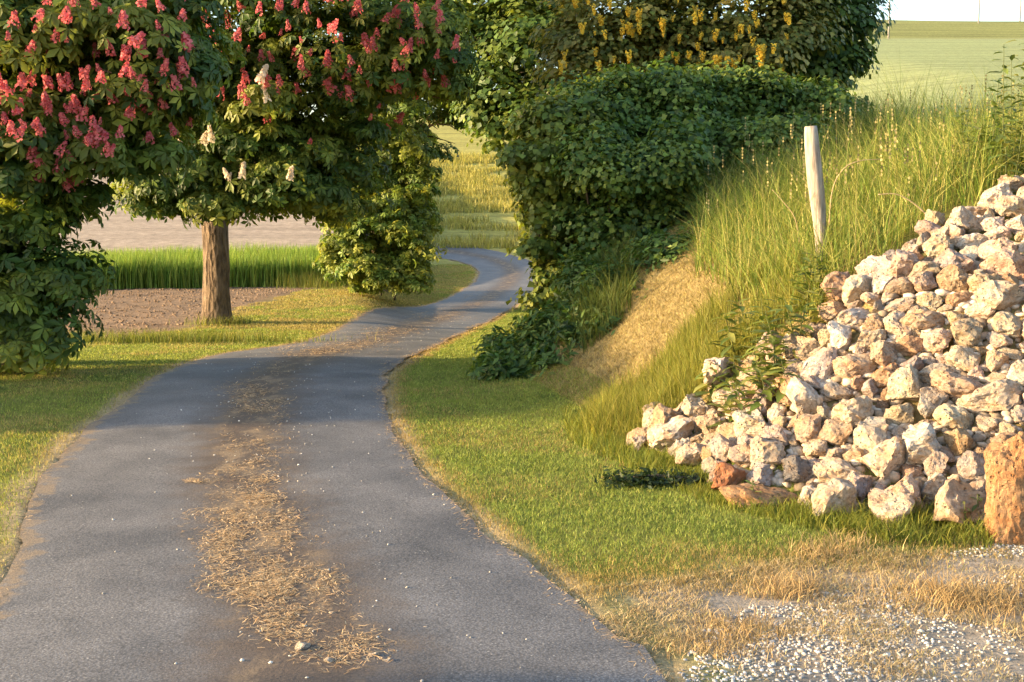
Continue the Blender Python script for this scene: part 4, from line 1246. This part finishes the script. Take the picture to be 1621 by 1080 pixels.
special = [
    (1515, 782, 118, 96, TAN_C, 'big block of pitted cream rock at the foot of the heap beside the standing stone'),
    (1405, 790, 100, 72, CREAM_C, 'second large pale boulder left of the standing stone at the heap foot'),
    (1325, 785, 80, 72, CREAM_C, 'rounded cream boulder third from the standing stone along the heap foot'),
    (1278, 780, 42, 44, WHITE_C, 'small whitish stone wedged left of the foot row boulders'),
    (1157, 748, 66, 62, (0.36, 0.175, 0.10), 'reddish brown rounded stone low at the left of the heap'),
    (1070, 676, 92, 62, WHITE_C, 'long whitish lump at the left toe of the heap'),
    (1013, 696, 30, 34, GREY_C, 'small greyish stone lying leftmost of the whole heap'),
    (1100, 715, 52, 44, CREAM_C, 'cream stone directly below the whitish lump at the left toe'),
    (1160, 700, 62, 52, GREY_C, 'grey capped stone right above the reddish brown one'),
    (1215, 705, 70, 62, CREAM_C, 'large knobbly cream stone right of the grey capped one'),
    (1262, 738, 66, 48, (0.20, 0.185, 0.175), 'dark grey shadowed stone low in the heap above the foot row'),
    (1205, 778, 120, 42, (0.36, 0.23, 0.13), 'flat rusty brown slab lying at the lower left edge of the heap'),
    (1540, 718, 66, 52, GREY_C, 'squarish grey stone on top of the big foot block'),
    (1480, 725, 52, 50, GREY_C, 'blocky grey stone behind the foot row left of the squarish one'),
    (1278, 612, 58, 78, WHITE_C, 'tall upright whitish stone at the heap edge beside the weeds'),
    (1360, 560, 72, 56, TAN_C, 'broad tan pitted stone in the middle left of the heap'),
    (1400, 440, 48, 46, (0.68, 0.63, 0.56), 'bright white stone on the upper left edge of the heap'),
    (1340, 518, 56, 48, (0.66, 0.61, 0.55), 'white angular stone on the left flank below the wooden post'),
    (1470, 490, 78, 44, TAN_C, 'wide flat tan stone in the upper middle of the heap'),
    (1592, 405, 92, 62, (0.50, 0.36, 0.29), 'big pinkish brown rock near the top right of the heap'),
    (1590, 458, 76, 54, CREAM_C, 'large rounded cream rock under the pinkish brown one'),
    (1535, 378, 52, 36, (0.68, 0.63, 0.56), 'white smooth stone near the top of the heap'),
    (1520, 592, 86, 52, (0.44, 0.34, 0.27), 'broad brown stone right of the heap centre'),
    (1575, 612, 96, 54, CREAM_C, 'wide knobbly cream stone at the right edge of the picture'),
    (1520, 462, 40, 36, RUST_C, 'rusty orange stone in the upper part of the heap'),
    (1440, 535, 62, 40, RUST_C, 'rust stained brown stone in the middle of the heap'),
    (1600, 320, 60, 50, CREAM_C, 'topmost cream stone of the heap at the right picture edge'),
    (1140, 610, 34, 26, WHITE_C, 'small white stone poking out of the weeds left of the heap'),
    (1185, 590, 38, 28, WHITE_C, 'upper of the white stones half hidden by the weeds'),
    (1235, 560, 34, 30, CREAM_C, 'cream stone among the weeds below the post'),
    (1545, 350, 40, 30, CREAM_C, 'rounded cream stone at the rim of the heap below the bank grass'),
    (1490, 368, 42, 40, CREAM_C, 'upright cream stone on the upper left rim of the heap'),
]
for s in special:
    put_stone(s[0], s[1] + 4, s[2] * 1.14, s[3] * 1.14, *s[4:])
# the other stones of the heap
zones = []
inner = [(1010, 690), (1050, 655), (1110, 645), (1150, 600), (1215, 560), (1290, 525), (1325, 475), (1395, 428), (1445, 390), (1490, 350), (1550, 335), (1580, 305), (1640, 285), (1660, 285), (1660, 800), (1570, 800), (1460, 800), (1370, 790), (1270, 775), (1150, 755), (1090, 725), (1020, 708)]
cnt = 0
P3d = [(p, r) for p, r in placed]
tries = 0
PXC = rng.uniform(1005, 1660, 9000); PYC = rng.uniform(285, 805, 9000)
m = in_poly(inner, PXC, PYC); PXC, PYC = PXC[m], PYC[m]
HH = hits(PXC, PYC)
tone_names = [('whitish', WHITE_C, 0.22), ('cream', CREAM_C, 0.36), ('tan', TAN_C, 0.20), ('grey', GREY_C, 0.15), ('rusty', RUST_C, 0.07)]
pal = [t[0] for t in tone_names]; wts = [t[2] for t in tone_names]
loose = []
for ps in range(2):
    lo, hi = ((46, 84), (27, 44))[ps]
    for qx, qy, hp in zip(PXC, PYC, HH):
        if cnt >= 268: break
        big = (qy - 300) / 500
        w = random.uniform(lo, hi) * (0.85 + 0.3 * big)
        if qx < 1300 and ps == 0: w *= 0.85
        p = Vector(hp); sc = p.y / FPX
        r = w * 0.5 * sc
        if any((p - q).length < (r + rr) * (0.68 if ps == 0 else 0.66) for q, rr in P3d): continue
        tone = random.choices(pal, wts)[0]
        cb = dict((t[0], t[1]) for t in tone_names)[tone]
        k = random.uniform(0.8, 1.15)
        cc = tuple(min(0.85, c * k * random.uniform(0.95, 1.05)) for c in cb)
        size = 'medium' if ps == 0 else 'small'
        o = put_stone(qx, qy - w * 0.2, w * random.uniform(0.95, 1.3), w * random.uniform(0.7, 1.0), cc, None, 'loose stones of the heap',
                  rot=(random.uniform(-.6, .6), random.uniform(-.6, .6), random.uniform(0, 6.28)))
        loose.append((o, size, tone, qx, qy))
        P3d.append((p, r)); cnt += 1
# each loose stone is told apart by the nearest landmark of the heap
marks = [(1515, 782, 'big foot block'), (1405, 790, 'second large foot boulder'), (1325, 785, 'third foot boulder'), (1157, 748, 'reddish brown stone'), (1070, 676, 'long whitish toe lump'),
         (1215, 705, 'knobbly cream stone'), (1262, 738, 'dark grey stone'), (1540, 718, 'squarish grey stone'), (1278, 612, 'tall upright whitish stone'), (1360, 560, 'broad tan pitted stone'),
         (1400, 440, 'bright white rim stone'), (1340, 518, 'white angular flank stone'), (1470, 490, 'wide flat tan stone'), (1592, 405, 'big pinkish brown rock'), (1590, 458, 'large rounded cream rock'),
         (1535, 378, 'white smooth top stone'), (1520, 592, 'broad brown stone'), (1575, 612, 'wide knobbly edge stone'), (1440, 535, 'rust stained middle stone'), (1600, 320, 'topmost cream stone'), (1185, 590, 'white stones in the weeds')]
seen = {}
for (o, size, tone, qx, qy) in loose:
    mx, my, mn = min(marks, key=lambda m: (m[0] - qx) ** 2 + (m[1] - qy) ** 2)
    ang = math.degrees(math.atan2(my - qy, qx - mx)) % 360
    side = ['right of', 'above right of', 'above', 'above left of', 'left of', 'below left of', 'below', 'below right of'][int((ang + 22.5) // 45) % 8]
    seen.setdefault((size, tone, side, mn), []).append((math.hypot(qx - mx, qy - my), o))
for (size, tone, side, mn), lst in seen.items():
    lst.sort(key=lambda q: q[0])
    for k, (_, o) in enumerate(lst):
        word = '' if len(lst) == 1 else ['nearest ', 'second nearest ', 'third nearest ', 'fourth nearest ', 'fifth nearest ', 'sixth nearest '][min(k, 5)]
        o['label'] = ('%s%s %s stone %s the %s in the heap' % (word, size, tone, side, mn))
        if len(o['label'].split()) > 16: o['label'] = o['label'].replace(' in the heap', '')
        o['category'] = 'stone'
# rubble packed between the stones
k = 3200
qx = rng.uniform(1005, 1680, k); qy = rng.uniform(285, 812, k)
m = in_poly(inner, qx, qy); qx, qy = qx[m], qy[m]
P = hits(qx, qy); n = len(P)
V, Fi, T = pebbles(P + np.array([0, 0, 0.01]), rng.uniform(0.02, 0.055, n), [(0.22, 0.17, 0.12), (0.42, 0.34, 0.26), (0.58, 0.51, 0.43)])
grass_obj('rubble', V, Fi, T, 'pebble', 'small rubble packed between the stones of the heap', 'rubble')

# standing stone in the near right
def standing_stone():
    g = hit(1622, 858)
    sc = g.y / FPX
    hgt = 172 * sc; w = 104 * sc
    bm = bmesh.new()
    bmesh.ops.create_icosphere(bm, subdivisions=5, radius=1.0)
    r = random.Random(5)
    cuts = [(Vector((r.gauss(0, 1), r.gauss(0, 1), r.gauss(0, 0.6))).normalized(), r.uniform(0.86, 1.02)) for _ in range(9)]
    for v in bm.verts:
        p = v.co.copy()
        m = max(abs(p.x), abs(p.y), abs(p.z))
        p = p * (0.72 / m) * 0.8 + p * 0.2            # a block with softened corners
        for d, k in cuts:
            e = p.dot(d) - k * 0.8
            if e > 0: p -= d * e * 0.9
        q = p * 2.2
        p *= 1 + 0.12 * mnoise.noise(q) + 0.07 * mnoise.noise(Vector((q.x * 2.6, q.y * 2.6, q.z * 5))) + 0.05 * mnoise.noise(q * 6.1) + 0.02 * mnoise.noise(q * 13)
        v.co = Vector((p.x / 0.75 * w * 0.5, p.y / 0.75 * w * 0.3, (p.z / 0.75 * 0.5 + 0.5) * (hgt + 0.10) - 0.10)) / 0.16
    me = bpy.data.meshes.new('standing_stone'); bm.to_mesh(me); bm.free()
    me.materials.append(M['stone'])
    o = obj('standing_stone', me, None, g + Vector((0, 0.06, 0)))
    o.rotation_euler = (0.02, -0.03, 0.10)
    o.scale = (0.16, 0.16, 0.16)
    o.color = (0.40, 0.245, 0.135, 1)
    tag(o, 'upright rusty orange slab of rock at the right edge of the heap', 'stone')
standing_stone()

# ------------------------------------------------------------------ post, wire, stalks, branch
gp_ = at(1302, 372, 10.7)
gz = land1(gp_.x, gp_.y)
tp = at(1286, 200, 10.7)
post = empty('wooden_post', (gp_.x, gp_.y, gz), 'weathered pale wooden post leaning in the tall grass of the bank', 'post')
b = Vector((gp_.x + 0.015, gp_.y, gz - 0.25)); ax = tp - b
pts = [b + ax * f + Vector((0.012 * math.sin(f * 5), 0, 0)) for f in (0, 0.2, 0.35, 0.5, 0.62, 0.75, 0.88, 0.96, 1.0)]
obj('shaft', tube_mesh('shaft', pts, [0.040, 0.046, 0.052, 0.060, 0.063, 0.062, 0.060, 0.057, 0.052], M['wood'], 14, 0.18, post.location), post)
w0 = b + ax * 0.42 + Vector((0.03, -0.07, 0))
wpts = [w0, at(1302, 400, 10.4), at(1297, 440, 10.2), at(1305, 468, 10.0), at(1316, 478, 9.9)]
obj('wire', tube_mesh('wire', wpts, [0.004] * 5, M['wire'], 5, 0, post.location), post)

def stalk(name, pix, d, r, label, mat='straw_stalk'):
    pts = catmull([tuple(at(px, py, d)) for px, py in pix], 6)
    g = Vector(pts[-1])
    o = obj(name, tube_mesh(name, pts, list(np.linspace(r * 0.5, r, len(pts))), M['stalk'], 5, 0, g), None, g)
    tag(o, label, 'stalk')
M['stalk'] = m_plain('dry_stalk', (0.44, 0.33, 0.19), 0.25)
stalk('dry_stalk', [(1390, 308), (1420, 308), (1450, 325), (1475, 350), (1492, 378)], 10.1, 0.008, 'arching dry stalk bending over the top of the stones')
stalk('dry_stalk', [(1395, 252), (1360, 255), (1335, 268), (1318, 300), (1312, 360)], 10.9, 0.006, 'pale bent stalk arching right of the wooden post')
stalk('dry_stalk', [(1222, 300), (1240, 320), (1258, 345), (1266, 385)], 11.0, 0.005, 'thin dry stem leaning left of the wooden post')

def twig(name, px0, px1, d_hint, label, cat):
    g = hit(*px0); e = hit(*px1)
    t = empty(name, g, label, cat)
    g2 = g + Vector((0, 0, 0.02)); e2 = e + Vector((0, 0, 0.05))
    obj('stem', tube_mesh('stem', [g2, g2.lerp(e2, 0.5) + Vector((0, 0, 0.03)), e2], [0.012, 0.009, 0.004], M['dark_bark'], 6, 0, g), t)
    n = 900
    f = rng.random(n) ** 0.8
    P = np.array(g2)[None] * (1 - f)[:, None] + np.array(e2)[None] * f[:, None] + rng.normal(0, 1, (n, 3)) * np.array([0.05, 0.07, 0.025])
    P[:, 2] = np.maximum(P[:, 2], land(P[:, 0], P[:, 1]) + 0.01)
    V, Fi, T = instance(TRI_V, IVY_F, P - np.array(g), frames(unit(rng.normal(0, 0.6, (n, 3)) + np.array([0, 0, 0.8]))), rng.uniform(0.03, 0.06, n), tints(n, [(0.018, 0.04, 0.016), (0.035, 0.06, 0.022)]))
    tag(obj('needles', mesh_np('needles', V, Fi, M['leaf'], T), t), kind='stuff')
twig('fallen_branch', (1115, 765), (965, 770), 8.5, 'fallen dark green branch lying in the grass left of the reddish stone', 'branch')
g = hit(350, 940); e = hit(460, 934)
st = obj('stick', tube_mesh('stick', [g + Vector((0, 0, 0.035)), g.lerp(e, 0.5) + Vector((0, 0.01, 0.045)), e + Vector((0, 0, 0.04))], [0.007, 0.008, 0.005], M['dark_bark'], 6, 0, g), None, g)
tag(st, 'dark thin stick lying across the clippings on the lane', 'stick')
# single pale stones lying on the lane
for (px, py, w, lab) in [(478, 1040, 36, 'long pale chip lying on the lane at the bottom of the picture'), (520, 1062, 26, 'small pale chip beside the long one at the bottom of the lane'), (527, 986, 14, 'tan pebble on the crown of the lane below the stick'), (674, 1010, 12, 'lone round pebble on the right wheel track'), (590, 1055, 26, 'flat white chip on the lane right of the long one'), (612, 1064, 22, 'rightmost of the flat white chips at the bottom of the lane'), (915, 966, 12, 'small orange pebble at the right margin of the lane')]:
    g = hit(px, py)
    o = obj('pebble', random.choice(STONES), None, g + Vector((0, 0, 0.045)))
    s = w * 0.5 * g.y / FPX
    o.scale = (s, s * 0.9, s * 0.5); o.color = (0.66, 0.60, 0.52, 1); o.rotation_euler = (0, 0, random.uniform(-.3, .3))
    tag(o, lab, 'pebble')

# ------------------------------------------------------------------ leafy weeds by the stones
WL = [mesh_np('leaf', np.array([(0, 0, 0), (0.35, 0.17, 0.03), (0.75, 0.12, 0.0), (1, 0, -0.14), (0.75, -0.12, 0.0), (0.35, -0.17, 0.03), (0.4, 0, -0.01), (0.75, 0, -0.03)], float),
      np.array([(0, 6, 1), (1, 6, 2), (6, 7, 2), (2, 7, 3), (7, 4, 3), (6, 4, 7), (5, 4, 6), (0, 5, 6)]), M['leaf'], np.tile(c, (8, 1))) for c in ([0.12, 0.18, 0.04], [0.18, 0.235, 0.05], [0.27, 0.28, 0.075], [0.10, 0.14, 0.04])]
def weed(px, py, hpx, label, y0=3.0, d=None, nl=12, ls=0.13, lean=0.0):
    g = hit(px, py, y0) if d is None else Vector(((px - CX) / FPX * d, d, land1((px - CX) / FPX * d, d)))
    h = hpx * g.y / FPX
    t = empty('leafy_weed', g, label, 'plant', 'leafy weeds among the stones and bank grass')
    top = Vector((lean * h, 0, h))
    stm = obj('stem', tube_mesh('stem', [(0, 0, -0.03), tuple(top * 0.5 + Vector((0.01, 0, 0))), tuple(top)], [0.007, 0.005, 0.002], M['weed_stem'], 5), t)
    for k in range(nl):
        f = 0.15 + 0.85 * k / (nl - 1)
        o = obj('leaf', random.choice(WL), stm, top * f)
        o.rotation_euler = (random.uniform(-.3, .3), random.uniform(-0.5, 0.45), k * 2.4 + random.uniform(-.4, .4))
        s = ls * random.uniform(0.7, 1.2) * (1.1 - 0.45 * f)
        o.scale = (s, s, s)
    return t
M['weed_stem'] = m_plain('weed_stem', (0.10, 0.12, 0.04), 0.2)
W = [(1128, 640, 70, 'weed at the left end of the weed patch above the toe lump'), (1250, 585, 100, 'weed right of the dark leafed one against the stones'), (1165, 575, 80, 'weed where the weed patch meets the mown hay'), (1215, 660, 70, 'weed low in the weed patch among cream stones'), (1275, 500, 85, 'weed in the bank grass just left of the heap rim'), (1300, 480, 80, 'weed under the wire of the post'), (1150, 690, 95, 'leafy weed in front of the white stones at the left of the heap'), (1180, 690, 85, 'leafy weed right of the foremost one beside the cream stones'), (1205, 640, 90, 'weed standing between the white stones and the tall upright stone'),
     (1235, 600, 110, 'dark leafed weed behind the tall upright stone'), (1260, 560, 90, 'weed just below the foot of the post on the heap edge'), (1210, 570, 100, 'weed at the grass edge left of the dark leafed one'),
     (1180, 545, 70, 'low weed on the bank where the hay slope ends'), (1285, 530, 75, 'weed touching the upper left flank of the heap'), (1160, 620, 60, 'small weed among the upper white stones'), (1245, 640, 70, 'small weed leaning on the tall upright stone'),
     (1225, 620, 85, 'weed with reddish shade in the middle of the weed patch'), (1195, 600, 80, 'weed at the back of the weed patch')]
for w in W: weed(*w, nl=28, ls=0.19, lean=random.uniform(-.25, .25))
for (px, d, hpx, lab) in [(1590, 10.9, 190, 'tall nettle standing in the bank grass at the right picture edge'), (1612, 10.8, 150, 'second tall nettle at the very right picture edge'), (1565, 11.0, 120, 'shorter nettle left of the tall one above the heap'), (1605, 10.6, 90, 'low broad weed just above the top stones'), (1545, 10.9, 90, 'low nettle in the bank grass left of the nettle clump'), (1578, 10.5, 215, 'tallest nettle of the clump above the top stones'), (1600, 10.3, 205, 'nettle leaning over the topmost stones'), (1618, 10.4, 225, 'nettle cut off by the right picture edge'), (1555, 10.6, 165, 'slender nettle at the left of the nettle clump'), (1530, 10.7, 130, 'nettle standing apart left of the clump in the grass'), (1588, 10.1, 120, 'short leafy nettle at the front of the clump'), (1505, 11.2, 120, 'lone small nettle above the middle of the heap rim')]:
    weed(px, 0, hpx, lab, d=d, nl=30, ls=0.17, lean=random.uniform(-.12, .12))
for (px, py, hpx, lab) in [(1300, 805, 34, 'small green weed before the rounded cream boulder'), (1380, 818, 38, 'small green weed before the second large boulder'), (1545, 835, 55, 'bushy green weed between the big foot block and the standing stone'), (1490, 828, 40, 'green weed at the left foot of the big block'), (1525, 842, 44, 'low weed in the grass before the big foot block'), (1190, 800, 40, 'small weed under the flat rusty slab')]:
    weed(px, py, hpx, lab, nl=12, ls=0.09)

# ------------------------------------------------------------------ far poles
for (px, d, ytop, lab) in [(1395, 150, -60, 'left utility pole on the far field beside the dark tree'), (1534, 182, -70, 'middle one of the far utility poles standing on the skyline'), (1598, 190, -70, 'right utility pole on the skyline nearest the picture edge')]:
    x = (px - CX) / FPX * d; z = land1(x, d)
    t = empty('utility_pole', (x, d, z), lab, 'pole', 'utility poles along the skyline')
    tp = 9.0
    obj('pole', tube_mesh('pole', [(0, 0, -0.3), (0, 0, 4), (0, 0, tp)], [0.11, 0.09, 0.07], M['pole'], 8), t)
    obj('crossarm', tube_mesh('crossarm', [(-0.8, 0, tp - 0.5), (0.8, 0, tp - 0.5)], [0.06, 0.06], M['pole'], 6), t)
